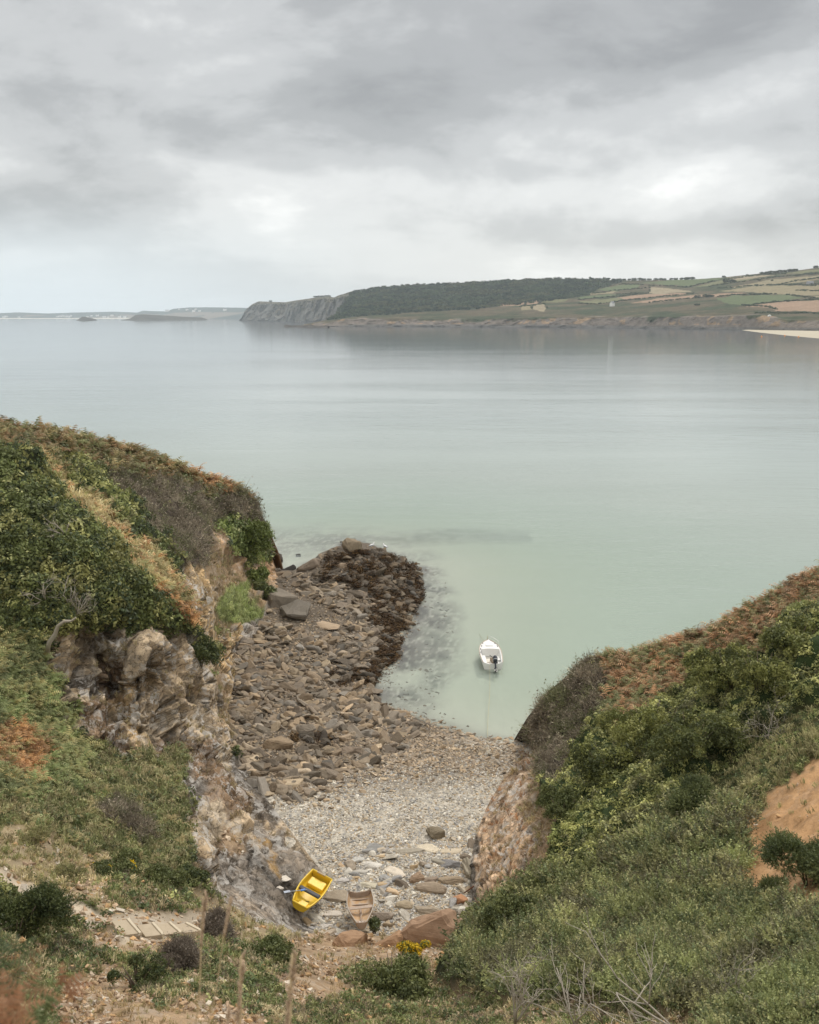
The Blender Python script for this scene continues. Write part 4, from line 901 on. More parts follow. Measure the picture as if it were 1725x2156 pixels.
for i, (x, y, wpx, h, dr, yaw, c, lab, tl) in enumerate(NAMED):
    if inpoly(np.array(x), np.array(y), LANDPOLY) and not (y < 1340 and x < 700) or y > 1965:
        b, _ = land_at(x, min(y + 6, 2150)); b = Vector(b)
        if y > 1965 and x < 960: b = Vector(P3(x, y, (HC - 3.3) / float(ratio(y)) - .8)); b.z -= .15
    else: b = Vector(on_beach(np.array([x * 1.]), np.array([y + 4.]))[0])
    f_ = b.y * CT - (b.z - HC) * ST; wm = wpx * f_ / FP
    o = bpy.data.objects.new('boulder', bigme[(i * 5 + 3) % 14]); C.objects.link(o)
    o.scale = (wm * .5, wm * .5 * dr * 1.35, h * 1.15); o.location = b + Vector((0, 0, h * .12)); o.rotation_euler = (tl, -tl * .5, yaw)
    setcol(o, c); tag(o, lab, 'boulder'); npx.append((x, y, wpx))
npx = arr(npx)
# keep loose stones out of the named ones
d = np.min([(np.abs(q[:, 0] - a) / (w_ * .6)) ** 2 + (np.abs(q[:, 1] - b) / (w_ * .35)) ** 2 for a, b, w_ in npx[:, :3]], axis=0)
# ... and out of the boats
boatsD = [(652, 1880, 45, 55), (760, 1912, 42, 48)]
for a, b, c_, d_ in boatsD: d = np.minimum(d, ((q[:, 0] - a) / c_) ** 2 + ((q[:, 1] - b) / d_) ** 2)
app = s / p[:, 1]; order = np.argsort(-np.where((d > 1) & (zn != 4) & ~inpoly(q[:, 0], q[:, 1], LANDPOLY), app, 0))
NB = 300 - len(NAMED); bigi = set(order[:NB].tolist())
weedy = inw(q[:, 0], q[:, 1])
LAB = {0: ('brown slab shaped boulder lying in the rockfall between the left cliff and the water', 'boulders of the rockfall'),
       1: ('small brown stone near the water line at the top of the shingle', 'stones at the water line'),
       2: ('pale stone lying out on the open shingle', 'stones on the open shingle'),
       3: ('pale rounded stone among the stones around the two dinghies', 'stones around the beached dinghies')}
for i in order[:NB]:
    o = bpy.data.objects.new('boulder', bigme[i % 14]); C.objects.link(o)
    o.rotation_euler = Matrix([list(r_) for r_ in RM[i]]).to_euler(); o.location = p[i]; o.scale = sc3[i]
    c = rc[i] * (.5 if weedy[i] else 1.) * float(rng.choice([.7, .9, 1., 1.15, 1.5], p=[.25, .25, .2, .2, .1])); rc[i] = c / (.5 if weedy[i] else 1.); setcol(o, c)
    lab, gr = LAB[int(zn[i])]
    if zn[i] == 0:
        x_, y_ = q[i]; L_ = rc[i].mean(); tone = 'pale tan' if L_ > .24 else 'brown' if L_ > .19 else 'dark'
        size = 'large' if s[i] > .95 else 'middling' if s[i] > .75 else 'small'
        if y_ < 1260: pl_ = 'heaped on the spit' if x_ > 700 else 'where the spit leaves the left headland'
        elif y_ < 1400: pl_ = 'near the water in the upper rockfall' if x_ > 720 else 'below the dark outcrops of the left headland' if x_ < 640 else 'in the middle of the upper rockfall'
        elif y_ < 1530: pl_ = 'against the left cliff foot in the lower rockfall' if x_ < 580 else 'by the bend of the water line' if x_ > 720 else 'in the middle of the lower rockfall'
        else: pl_ = 'where the rockfall meets the sloping dark rock' if x_ < 600 else 'at the rockfall edge by the pale shingle' if y_ > 1590 else 'in the lower rockfall above the shingle'
        e_ = sc3[i][0] / sc3[i][1]; shp = 'long' if e_ > 1.45 else 'blocky' if e_ < 1.12 else ''
        lab = ' '.join(f'{size} {shp} {tone} boulder {pl_}'.split())
    if weedy[i] and zn[i] == 0 and q[i, 1] < 1350: lab, gr = 'dark rock partly draped in brown seaweed at the seaward end of the spit', 'seaweed draped rocks on the spit'
    x_, y_ = q[i]; L_ = rc[i].mean()
    if zn[i] == 3:
        tn = 'white' if L_ > .45 else 'pale' if L_ > .36 else 'grey tan' if L_ > .25 else 'brown'
        lab = tn + ' stone ' + ('in the corner left of the wooden dinghy' if x_ < 735 and y_ > 1850 else 'between the wooden dinghy and the right rock wall' if y_ > 1880 else 'just above the wooden dinghy' if x_ < 800 and y_ > 1830 else 'at the left end of the band of big stones' if x_ < 800 else 'near the cream slabs by the right wall' if x_ > 900 else 'in the middle of the band of big stones')
    elif lab.startswith('dark rock partly'):
        lab = ('dark' if L_ < .15 else 'browner') + ' rock in brown seaweed ' + ('beside the gulls at the far tip of the spit' if y_ < 1190 else 'on the seaward edge of the spit' if x_ > 830 else 'in the middle of the spit' if y_ < 1260 else 'on the lower flank of the spit')
    tag(o, lab, 'boulder', gr)
rest = np.array([i for i in range(len(q)) if i not in bigi and d[i] > 1])
V, F, Cc = scatter(RT_mid, p[rest], RM[rest], sc3[rest], rc[rest] * np.where(weedy[rest], .5, 1.)[:, None])
tag(link('small_rocks', npmesh('small_rocks', V, F, Cc, False), M_stone), 'loose brown and grey stones filling the rockfall and the shallows', 'stones', kind='stuff')
# pebbles
L = []
for poly, n, a, b, pw, pal in ((F_WHITE, 30000, .028, .13, 2.5, pale), (F_STONES, 9000, .035, .16, 2, pale), (F_BOULD, 16000, .06, .24, 2.2, brown * 1.15), (F_SHORE, 8000, .05, .18, 2, brown * 1.35)):
    qq = sample_poly(poly, n)
    if poly is F_SHORE or poly is F_BOULD: qq[:, 1] += np.abs(rng.normal(size=n)) * np.where(qq[:, 0] > 560, 26, 0)
    L.append((qq, (a + (b - a) * rng.random(n) ** pw), pal[rng.integers(0, len(pal), n)] * rng.uniform(.7, 1.25, (n, 1))))
qq, ss, cc = (np.concatenate([l[i] for l in L]) for i in range(3)); pp = on_beach(qq[:, 0], qq[:, 1])
V, F, Cc = scatter(RT_peb, pp, frames(np.stack([rng.normal(size=len(qq)) * .3, rng.normal(size=len(qq)) * .3, np.ones(len(qq))], -1), rng.uniform(0, 6.28, len(qq))), ss, cc)
tag(link('shingle', npmesh('shingle', V, F, Cc, False), M_stone), 'pale and brown pebbles covering the beach', 'pebbles', kind='stuff')
# rubble on the bare slopes
ok = np.isin(cls, [idx[k] for k in ('dry', 'soil', 'mix', 'scar', 'path', 'soilo', 'dryv')]) & (PX > -60) & (PX < 1800) & (PY < 2200)
wt_ = {'dry': .8, 'soil': 1., 'mix': .25, 'scar': .5, 'path': .5, 'soilo': .25, 'dryv': .1}
ww = np.where(ok, arr([wt_.get(n, 0) for n in names])[cls], 0); dens = np.abs(np.gradient(PX, axis=0) * np.gradient(PY, axis=1)) + .1
ww = (ww * dens * (fbm(P * .9, 3, 171) > .42)).ravel(); k = rng.choice(len(ww), 15000, p=ww / ww.sum())
pp = P.reshape(-1, 3)[k] + rng.normal(size=(len(k), 3)) * .04; ss = (.012 + .09 * rng.random(len(k)) ** 4) * (pp[:, 1] / 20) ** .6
so_pal = arr([(.46, .33, .22), (.52, .41, .30), (.40, .27, .16), (.56, .49, .40), (.34, .24, .16), (.48, .30, .15)])
V, F, Cc = scatter(RT_peb, pp, frames(N.reshape(-1, 3)[k] + rng.normal(size=(len(k), 3)) * .4, rng.uniform(0, 6.28, len(k))), ss * 1.3, so_pal[rng.integers(0, 6, len(k))] * rng.uniform(.7, 1.2, (len(k), 1)))
tag(link('rubble', npmesh('rubble', V, F, Cc, False), M_stone), 'broken orange and cream stones strewn over the bare slopes', 'stones', kind='stuff')
# seaweed
qq = np.concatenate([sample_poly(F_WEED[0], 5200), sample_poly(F_WEED[1], 1300), sample_poly(F_WEED[2], 260), sample_poly(F_WEED[3], 260), sample_poly(F_WEED[4], 100)])
nz = fbm(np.stack([qq[:, 0] / 16, qq[:, 1] / 9, 0 * qq[:, 0]], -1), 3, 201); east = np.clip((qq[:, 0] - 640) / 230, 0, 1); qq = qq[nz > .63 - .18 * east]
pp = on_beach(qq[:, 0], qq[:, 1]); pp[:, 2] += rng.uniform(.0, .55, len(qq)) * np.clip((1350 - qq[:, 1]) / 150, .3, 1)
wc = arr([(.075, .042, .018), (.055, .032, .016), (.10, .058, .022), (.045, .03, .018)])
V, F, Cc = scatter(TPL['leaf'], pp, frames(np.stack([rng.normal(size=len(qq)) * .2, rng.normal(size=len(qq)) * .2, np.ones(len(qq))], -1), rng.uniform(0, 6.28, len(qq))), np.stack([rng.uniform(.25, .6, len(qq))] * 2 + [rng.uniform(.1, .25, len(qq))], -1), wc[rng.integers(0, 4, len(qq))])
M_weed = attr_mat('seaweed', 3, .4, .75, 9, .03, .4, .15)
tag(link('seaweed', npmesh('seaweed', V, F, Cc, True), M_weed), 'dark brown bladder wrack covering the spit and the rocks at the water line', 'seaweed', kind='stuff')

# ------------------------------------------------------------------ far coast
def coast(name, Wl, Cr, nx, nt, cliff, lab, zones, rough=6., tcl=.2):
    """Wl waterline [(px,py)], Cr crest [(px,py,Yextra)] - a hill face from the sea to its skyline, then down behind"""
    W = arr(Wl); K = arr(Cr); x = np.linspace(max(W[0, 0], K[0, 0]), min(W[-1, 0], K[-1, 0]), nx)
    wy = np.interp(x, W[:, 0], W[:, 1]); cy = np.interp(x, K[:, 0], K[:, 1]); ex = np.interp(x, K[:, 0], K[:, 2])
    Yw = HC / ratio(wy); t = np.linspace(0, 1, nt)
    px = np.repeat(x[:, None], nt, 1); py = wy[:, None] * (1 - t) + cy[:, None] * t
    tc_ = tcl if np.isscalar(tcl) else np.interp(x, arr(tcl)[:, 0], arr(tcl)[:, 1])[:, None]
    Y = Yw[:, None] + cliff * np.minimum(t / tc_, 1) + ex[:, None] * np.clip((t - tc_) / (1 - tc_), 0, 1)
    P = P3(px, py, Y); s = Yw.mean() / 2500
    q = P * arr((1, 1, 1.5)) / (60 * s); rel = (ridge(q, 4, 3) - .6) * rough * 2 + (fbm(q * 3, 3, 5) - .5) * rough
    tc2 = np.clip((tc_ * 1.15 - t) / .06 + 0 * t, 0, 1) if np.isscalar(tcl) else np.clip((tc_ * 1.15 - t) / .06, 0, 1)
    fade = np.minimum(1, t / .03) * np.minimum(1, (1 - t) / .03 + .25)
    rk_ = tc2
    P = P + np.stack([rel * .3, -rel * (.6 + 2.2 * rk_), rel * .22 * (1 - rk_) + rel * .1], -1) * fade[..., None]
    P[:, 0, 2] = -1
    col, rk = zones(px, py, t[None] + 0 * px, tc_ + 0 * px, P)
    bk = np.stack([P[:, -1] + arr((0, a, -b)) for a, b in ((60 * s, 4 * s), (250 * s, 60 * s), (700 * s, 400 * s))], 1)
    Pf = np.concatenate([P, bk], 1); cf = np.concatenate([col] + [col[:, -1:]] * 3, 1); rf = np.concatenate([rk] + [rk[:, -1:]] * 3, 1)
    me = npmesh(name, Pf, grid_faces(*Pf.shape[:2]), cf.reshape(-1, 3), True, {'rk': rf})
    tag(link(name, me, M_far), lab, kind='structure')
    return P, px, py
def far_mat():
    m, g, o = newmat('far_ground'); a = g.n('ShaderNodeAttribute', attribute_name='col').outputs['Color']
    t = g.n('ShaderNodeNewGeometry').outputs['Position']; n = g.noise(t, .03, 6, .65); n2 = g.noise(t, .12, 5, .7)
    c = g.vm('SCALE', a, g.m('ADD', .35, g.m('ADD', g.m('MULTIPLY', n, .6), g.m('MULTIPLY', n2, .7))))
    princ(g, o, c, .95, n2, .6, 6., .05); return m
M_far = far_mat()
def z3(l): return [(1010.8 + a * .4141, 539 + b * .4143) for a, b in l]
TAN, PNK, GRN, OLV, BGE = (.235, .20, .125), (.29, .20, .14), (.105, .13, .065), (.155, .155, .085), (.28, .235, .16)
FIELDS = [(PNK, [(90, 255), (110, 240), (225, 232), (228, 240), (200, 254)]), (PNK, [(228, 250), (242, 228), (310, 222), (300, 238)]), (OLV, [(312, 236), (332, 220), (450, 218), (430, 232)]), (TAN, [(208, 275), (212, 257), (265, 252), (262, 272)]),
 (BGE, [(265, 270), (275, 250), (325, 245), (335, 265), (325, 285)]), (GRN, [(490, 215), (530, 205), (690, 193), (690, 201), (520, 218)]), (GRN, [(600, 170), (720, 145), (815, 148), (800, 160), (690, 180)]), (TAN, [(525, 198), (560, 188), (690, 178), (680, 188)]),
 (BGE, [(870, 158), (960, 165), (1090, 180), (900, 195), (855, 190)]), (PNK, [(690, 210), (860, 196), (1090, 186), (980, 205), (750, 225)]), (OLV, [(500, 232), (690, 212), (745, 223), (600, 242)]), (PNK, [(760, 240), (900, 216), (1100, 197), (1340, 187), (1360, 192), (1100, 213), (860, 238)]),
 (GRN, [(820, 138), (1000, 118), (1240, 111), (1180, 128), (1060, 153)]), (OLV, [(1080, 160), (1240, 121), (1420, 100), (1380, 120), (1160, 150)]), (GRN, [(1200, 215), (1290, 200), (1560, 198), (1650, 212), (1500, 232), (1330, 250), (1250, 240)]),
 (TAN, [(1210, 180), (1380, 155), (1800, 143), (1800, 195), (1600, 200), (1400, 185)]), (PNK, [(1350, 255), (1560, 230), (1800, 222), (1800, 282), (1510, 280), (1480, 262)]), (TAN, [(1280, 160), (1500, 117), (1800, 92), (1800, 110), (1500, 148)]),
 (OLV, [(1560, 84), (1800, 60), (1800, 82), (1640, 90)]), (TAN, [(1650, 205), (1800, 203), (1800, 216)]), (BGE, [(1250, 110), (1420, 97), (1500, 98), (1300, 125)])]
WOODS = [(690, 676), (700, 640), (742, 605), (850, 590), (1050, 580), (1290, 580), (1310, 594), (1262, 606), (1240, 622), (1160, 634), (1050, 645), (1000, 652), (900, 656), (820, 662), (740, 668)]
def zn_right(px, py, t, tcl, P):
    n = fbm(P / 45., 4, 7); n2 = fbm(P / 12., 3, 8)
    n4 = np.clip((fbm(P / 70., 3, 27) - .35) / .3, 0, 1)[..., None]; heath = arr((.045, .058, .03)) * (1 - n4) + arr((.105, .085, .055)) * n4; heath = heath * (.6 + .8 * n2[..., None])
    col = heath; wd = inpoly(px + (n - .5) * 20, py, WOODS); col = np.where(wd[..., None], arr((.035, .05, .032)), col)
    up = (py < 1e9)
    for c, poly in FIELDS: col = np.where(inpoly(px, py + (n - .5) * 3, z3(poly))[..., None], arr(c) * (.9 + .2 * n2[..., None]), col)
    rkm = np.clip((tcl * (.45 + 1.1 * n) - t) / .03, 0, 1)
    rc_ = arr((.27, .225, .185)) * (1 - n2[..., None]) + arr((.17, .145, .13)) * n2[..., None]
    org = (fbm(P / 25., 3, 12) > .60) & (t > tcl * .35); rc_ = np.where(org[..., None], arr((.33, .235, .15)), rc_); rc_ = rc_ * (.35 + .9 * n2[..., None])
    low = t < .05; rc_ = np.where(low[..., None], arr((.14, .13, .12)), rc_)
    return col * (1 - rkm[..., None]) + rc_ * rkm[..., None], rkm
def zn_head(px, py, t, tcl, P):
    n = fbm(P / 80., 4, 7)[..., None]; n2 = fbm(P / 25., 4, 8)[..., None]
    rock_ = arr((.165, .155, .14)) * (.55 + .9 * n2); he = arr((.13, .10, .08)) * (1 - n) + arr((.09, .10, .055)) * n
    m_ = np.clip((n + .33 * (1 - t[..., None]) - .60) / .06, 0, 1); top = np.clip((t[..., None] - .88) / .05, 0, 1)
    c = he * (1 - m_ * (1 - top)) + rock_ * m_ * (1 - top); return c, m_[..., 0]
def zn_left(px, py, t, tcl, P):
    n = fbm(P / 300., 4, 7)[..., None]; c = arr((.05, .068, .065)) * (.6 + .8 * n)
    return np.where((t < .10)[..., None] & (px < 300)[..., None], arr((.55, .52, .45)), np.where((fbm(P / 400., 3, 17)[..., None] > .56) & (t[..., None] < .6), arr((.17, .145, .12)), c)), 0 * px
def zn_isl(px, py, t, tcl, P):
    n = fbm(P / 60., 4, 7)[..., None]; return arr((.065, .06, .05)) * (.6 + .8 * n), 0 * px + .5
Pl, pxl, pyl = coast('far_shore', [(-300, 671), (300, 671), (560, 672)], [(-300, 660, 900), (0, 659, 900), (40, 657.5, 900), (100, 660, 900), (150, 658, 900), (240, 656, 900), (290, 658, 900), (300, 654, 900), (350, 656, 900), (365, 650, 900), (400, 647, 900), (440, 647, 900), (520, 648, 900), (560, 650, 900)], 420, 34, 300, 'hazy low shore with a white town across the bay', zn_left, 14)
coast('islet', [(255, 674.5), (430, 674.2)], [(255, 674.2, 80), (275, 670, 80), (285, 663, 80), (300, 661.5, 80), (345, 664, 80), (400, 667.5, 80), (425, 668, 80), (430, 674, 80)], 110, 12, 60, 'long low dark islet off the far shore', zn_isl, 4)
coast('islet', [(161, 675), (194, 675)], [(161, 674.6, 40), (168, 670, 40), (173, 666.5, 40), (180, 667, 40), (188, 670, 40), (194, 674.6, 40)], 40, 10, 40, 'small rocky islet with white buildings behind it', zn_isl, 5)
coast('headland', [(504, 675.5), (600, 676.5), (800, 680)], [(504, 675, 250), (510, 668, 250), (516, 655, 250), (530, 641, 300), (545, 634.5, 350), (565, 635, 350), (600, 636.5, 350), (640, 630, 400), (662, 626.5, 400), (690, 624, 400), (704, 626, 400), (712, 622, 400), (745, 612, 500), (800, 612, 500)], 420, 120, 120, 'rocky headland with grey cliffs across the bay', zn_head, 30, .9)
Pr, pxr, pyr = coast('coast', [(640, 686), (700, 687), (1000, 688), (1300, 690), (1560, 694), (1900, 700)], [(640, 683, 200), (690, 673, 400), (704, 665, 700), (718, 645, 1100), (730, 627, 1300), (742, 615, 1300), (760, 610.5, 1300), (790, 605, 1300), (850, 600.5, 1300), (950, 596.5, 1300), (1050, 590.5, 1300), (1150, 587, 1300), (1270, 587, 1300), (1285, 590, 1300), (1370, 590, 1300), (1460, 588, 1300), (1520, 584, 1300), (1600, 576, 1300), (1680, 569, 1300), (1725, 563, 1300), (1900, 545, 1300)], 900, 150, 30, 'coast of woods and patchwork fields above low cliffs across the bay', zn_right, 5, [(640, .9), (700, .45), (740, .2), (1000, .17), (1300, .22), (1400, .24), (1600, .26), (1650, .18), (1900, .1)])
def far_at(x, y):
    d = (pxr - x) ** 2 + (pyr - y) ** 2; i = np.unravel_index(np.argmin(d), d.shape); return Pr[i]
# reef and far beach
coast('reef', [(597, 688), (690, 690)], [(597, 687.4, 10), (602, 683, 10), (612, 685, 10), (640, 685, 10), (655, 682.5, 10), (664, 686, 10), (690, 686, 10)], 120, 8, 10, 'low black reef at the foot of the headland', lambda px, py, t, c, P: (arr((.10, .09, .08)) * (.6 + .8 * fbm(P / 20, 3, 4))[..., None], 0 * px + .6), 3)
sb = [(1562, 695.0), (1600, 693), (1740, 694), (1860, 695), (1860, 728), (1725, 712.5), (1660, 706.5), (1600, 700)]
bb = bmesh.new(); vs = [bb.verts.new(Pz(a, b, .0) + arr((0, 0, .6 if 0 < i < 5 else .02))) for i, (a, b) in enumerate(sb)]; bb.faces.new(vs); me = bpy.data.meshes.new('sand_beach')
bmesh.ops.triangulate(bb, faces=bb.faces); bb.to_mesh(me); bb.free()
tag(link('sand_beach', me, paint('pale_sand', (.46, .41, .32), .9, .2, scale=.02, spec=.1)), 'pale sand beach at the right below the far cliffs', kind='structure')
# woodland canopy
xs = sample_poly([(a, b) for a, b in WOODS], 5200); pp = arr([far_at(a, b) for a, b in xs[:0]]) if 0 else None
ii = np.clip(((xs[:, 0] - pxr[0, 0]) / (pxr[-1, 0] - pxr[0, 0]) * (pxr.shape[0] - 1)).round().astype(int), 0, pxr.shape[0] - 1)
w0, w1 = pyr[ii, 0], pyr[ii, -1]; tt_ = (xs[:, 1] - w0) / (w1 - w0); k_ = (tt_ > 0.03) & (tt_ <= .995); ii = ii[k_]; jj = (tt_[k_] * (pyr.shape[1] - 1)).astype(int)
pp = Pr[ii, jj] + arr((0, 0, 2)); nb = len(pp); gcol = arr([(.038, .062, .036), (.055, .078, .042), (.028, .045, .03), (.075, .085, .045), (.05, .06, .035)])
LB = [leaf_t(14, .5, 40 + i) for i in range(4)]
V, F, Cc = scatter(LB, pp, frames(np.tile(arr((0, -.1, 1.)), (nb, 1)), rng.uniform(0, 6.28, nb)), rng.uniform(4, 9, nb), gcol[np.clip((fbm(pp / 90., 3, 301) * 7 - 1).astype(int), 0, 4)] * rng.uniform(.7, 1.35, (nb, 1)))
M_leaf2 = attr_mat('far_foliage', .05, .3, .9, .3, 1., .3, .05)
tag(link('woodland', npmesh('woodland', V, F, Cc), M_leaf2), 'dark wood covering the long hill across the bay', 'wood', kind='stuff')
# hedges
HEDGE = [[(815, 148), (900, 152), (1060, 158), (1200, 125)], [(690, 195), (860, 188), (870, 160), (700, 175)], [(490, 222), (700, 205), (860, 192)], [(680, 232), (850, 215), (1090, 190)], [(860, 238), (1000, 222), (1190, 205)], [(1200, 208), (1300, 198), (1510, 193)], [(1560, 196), (1700, 215)], [(1340, 252), (1500, 235), (1725, 220)], [(1200, 165), (1400, 150), (1725, 142)], [(1240, 120), (1420, 98), (1560, 88)], [(1160, 155), (1300, 135), (1480, 110), (1700, 92)], [(1500, 150), (1600, 128), (1725, 112)], [(1640, 92), (1725, 84)], [(90, 238), (230, 230), (310, 218), (450, 214)], [(230, 250), (245, 230)], [(300, 240), (330, 222)], [(205, 258), (335, 243)], [(262, 252), (262, 274)], [(335, 245), (345, 270)], [(600, 165), (720, 142), (820, 145)], [(1400, 290), (1725, 290)], [(1330, 250), (1470, 258), (1510, 272)], [(500, 240), (580, 245), (680, 235)], [(1610, 175), (1725, 178)], [(1640, 150), (1725, 148)], [(1670, 95), (1725, 90)], [(520, 200), (690, 175)]]
hl = ['below the row of trees on the skyline', 'round the clump in the middle of the fields', 'above the white cottage, leftward', 'just right of the white cottage', 'between two pinkish strips of field', 'along the top of the green oval field', 'right of the green oval field', 'above the large pink field at the right', 'across the slope below the big dark tree', 'left of the skyline pines', 'crossing the tan fields below the pines', 'near the right edge above the grey house', 'high at the right edge of the hill', 'above the small pink fields at the left', 'between the two small pink fields', 'right of the second small pink field', 'above the two small tan fields', 'between the two small tan fields', 'right end of the small tan fields', 'at the edge of the wood', 'along the clifftop at the right', 'at the lower edge of the green oval field', 'left of the white cottage', 'near the grey house at the right', 'beside the grey house at the right edge', 'upper right corner of the fields', 'top of the left strip fields']
for hlab, pl in zip(hl, HEDGE):
    q_ = arr(z3(pl)); L_ = np.concatenate([[0], np.cumsum(np.hypot(*(q_[1:] - q_[:-1]).T))]); n = max(4, int(L_[-1] / 1.5)); u = np.sort(rng.uniform(0, L_[-1], n))
    pts = arr([far_at(np.interp(a, L_, q_[:, 0]), np.interp(a, L_, q_[:, 1]) + rng.normal() * .35) for a in u])
    V, F, Cc = scatter(LB, pts, frames(np.tile(arr((0, 0, 1.)), (n, 1)), rng.uniform(0, 6.28, n)), rng.uniform(2.2, 5.2, n) , gcol[rng.integers(0, 4, n)] * 1.1)
    tag(link('hedge', npmesh('hedge', V, F, Cc), M_leaf2), 'dark hedge between far fields, ' + hlab, 'hedge', 'hedges between the far fields')
# far trees
M_bark = paint('bark', (.12, .09, .065), .9, .3)
def tree_meshes(seed, pine):
    r = np.random.default_rng(seed); mb = MB(); mb.tube([(0, 0, -1), (.1, 0, 4), (.3, .1, 9)], [.5, .4, .2], 6)
    for k in range(4): a = k * 1.6 + seed; mb.tube([(.1, 0, 5 + k * .6), (math.cos(a) * 2.2, math.sin(a) * 2.2, 8.5 + k * .5)], [.25, .1], 5)
    n = 34; pts = r.normal(size=(n, 3)); pts /= np.linalg.norm(pts, axis=1, keepdims=True); pts *= r.uniform(.5, 1, (n, 1)) * arr((4.6, 4.2, 2.8 if pine else 4.6)); pts[:, 2] += 7.5 if pine else 6.5
    V, F, Cc = scatter(LB, pts, frames(pts - arr((0, 0, 7.)) + .01, r.uniform(0, 6, n)), r.uniform(1.4, 2.6, n), gcol[r.integers(0, 4, n)])
    return mb, npmesh('crown', V, F, Cc)
TM = [tree_meshes(i, i % 2 == 0) for i in range(4)]; trunkme = []
for mb, _ in TM:
    o_ = mb.build('trunk', M_bark); trunkme.append(o_.data); bpy.data.objects.remove(o_)
FT = []
for i in range(17): FT.append((1282 + i * 10.9 + random.uniform(-2, 2), 587 + random.uniform(-1, 1.5), 1.0 + random.uniform(-.15, .25), 'tree in the row on the skyline where the long wood ends', 'row of trees on the skyline'))
for i in range(8): FT.append((1604 + i * 10, 577 - i * .9, 1.05 + random.uniform(-.1, .2), 'flat topped pine in the skyline clump at the right of the far hill', 'clump of skyline pines'))
FT += [(1529, 594, 1.5, 'biggest dark round tree among the high fields', None), (1543, 594, 1.35, 'second dark round tree beside the biggest among the high fields', None), (1525, 583, .8, 'small skyline tree left of the biggest dark tree', None), (1574, 580, .55, 'lone little tree on the skyline between the dark trees and the pines', None),
       (1470, 626, 1.15, 'left one of three dark trees above the green oval field', None), (1487, 625, 1.1, 'middle one of three dark trees above the green oval field', None), (1495, 625, 1.2, 'right one of three dark trees above the green oval field', None), (1468, 643, .8, 'low tree on the heath below the three dark trees', None), (1717, 563, 1.1, 'rightmost tree on the skyline', None), (1626, 592, .5, 'small bushy tree in the fields below the pines', None), (1600, 590, .6, 'small tree at the hedge corner below the pines', None)]
for i in range(5): FT.append((665 + i * 7, 626.5 - i * .4, .9, 'flat topped pine on the crest of the rocky headland', 'pines on the headland crest'))
FT += [(570, 635, .7, 'single tiny tree on top of the rocky headland', None)]
ORD = ['first', 'second', 'third', 'fourth', 'fifth', 'sixth', 'seventh', 'eighth', 'ninth', 'tenth', 'eleventh', 'twelfth', 'thirteenth', 'fourteenth', 'fifteenth', 'sixteenth', 'seventeenth']
cnt = {}
for i, (x, y, k, lab, gr) in enumerate(FT):
    if gr: cnt[gr] = cnt.get(gr, 0) + 1; lab = ORD[cnt[gr] - 1] + ' from the left, ' + {'row of trees on the skyline': 'tree in the skyline row beside the long wood', 'clump of skyline pines': 'flat topped pine in the right skyline clump'}.get(gr, lab)
    if x < 720: base = Vector(P3(x, y, float(HC / ratio(676.8)) + 480)) ; k *= 1.7
    else: base = Vector(far_at(x, y))
    e = empty('tree', base, random.uniform(0, 6.28), lab, 'tree', gr); e.scale = (k * 1.75, k * 1.75, k * .95); e.location.z -= 3.5 * k; a = i % 4 if gr is None or 'pine' not in lab else (i % 2) * 2
    link('trunk', trunkme[a], M_bark, e); link('crown', TM[a][1], M_leaf2, e)
M_white = paint('white_render', (.74, .73, .70), .8, .15); M_slate = paint('slate', (.13, .14, .16), .6, .3); M_win = paint('dark_glass', (.03, .035, .04), .2, .1); M_grey = paint('grey_render', (.30, .31, .33), .8, .2)
def house(name, loc, w_, d_, h, rh, rz, wm, lab, grp=None, simple=False, cat='house'):
    e = empty(name, loc, rz, lab, cat, grp)
    mb = MB(); x, y = w_ / 2, d_ / 2
    mb.add([(-x, -y, -4), (x, -y, -4), (x, y, -4), (-x, y, -4), (-x, -y, h), (x, -y, h), (x, y, h), (-x, y, h), (-x, 0, h + rh), (x, 0, h + rh)], [(0, 1, 5, 4), (2, 3, 7, 6), (1, 2, 6, 9, 5), (3, 0, 4, 8, 7), (3, 2, 1, 0)]); mb.build('wall', wm, e)
    rb = MB()
    for sg in (-1, 1): rb.add([(-x - .3, sg * (y + .4), h - .25), (x + .3, sg * (y + .4), h - .25), (x + .3, 0, h + rh + .15), (-x - .3, 0, h + rh + .15), (-x - .3, sg * (y + .4), h - .0), (x + .3, sg * (y + .4), h), (x + .3, 0, h + rh + .45), (-x - .3, 0, h + rh + .45)], [(0, 1, 2, 3), (4, 5, 6, 7), (0, 1, 5, 4), (0, 3, 7, 4), (1, 2, 6, 5)])
    r_ = rb.build('roof', M_slate, e)
    if not simple:
        for sx in (-1, 1): MB().box((sx * (x - .5), 0, h + rh + .7), (.9, .8, 1.6)).build('chimney', wm, r_)
        for k in range(-1, 2):
            if k: MB().box((k * w_ * .3, -y, h * .55), (1.1, .12, 1.4)).build('window', M_win, e)
        MB().box((0, -y, 1.0), (1.0, .12, 2.1)).build('door', M_win, e)
        MB().box((x, 0, h * .6), (.12, 1.0, 1.3)).build('window', M_win, e)
    return e
b = far_at(1289, 645); house('cottage', b + arr((0, 0, 2.)), 13, 10, 6., 6., R(50), M_white, 'small white cottage with gable end alone above the far cliffs')
b = far_at(1706, 598); house('farmhouse', b, 19, 9, 4.5, 4.0, R(8), M_grey, 'grey farmhouse among the fields at the right edge')
b = far_at(1620, 667); e = empty('bunker', b, 0, 'little round white topped bunker on the slope above the right far cliffs', 'bunker')
MB().lathe([(3.4, -1), (3.4, 2.2), (2.6, 3.4), (1.2, 4.0)], n=14).build('wall', M_white, e, True); MB().box((0, -3.3, 1.2), (3., .5, 1.3)).build('opening', M_win, e)
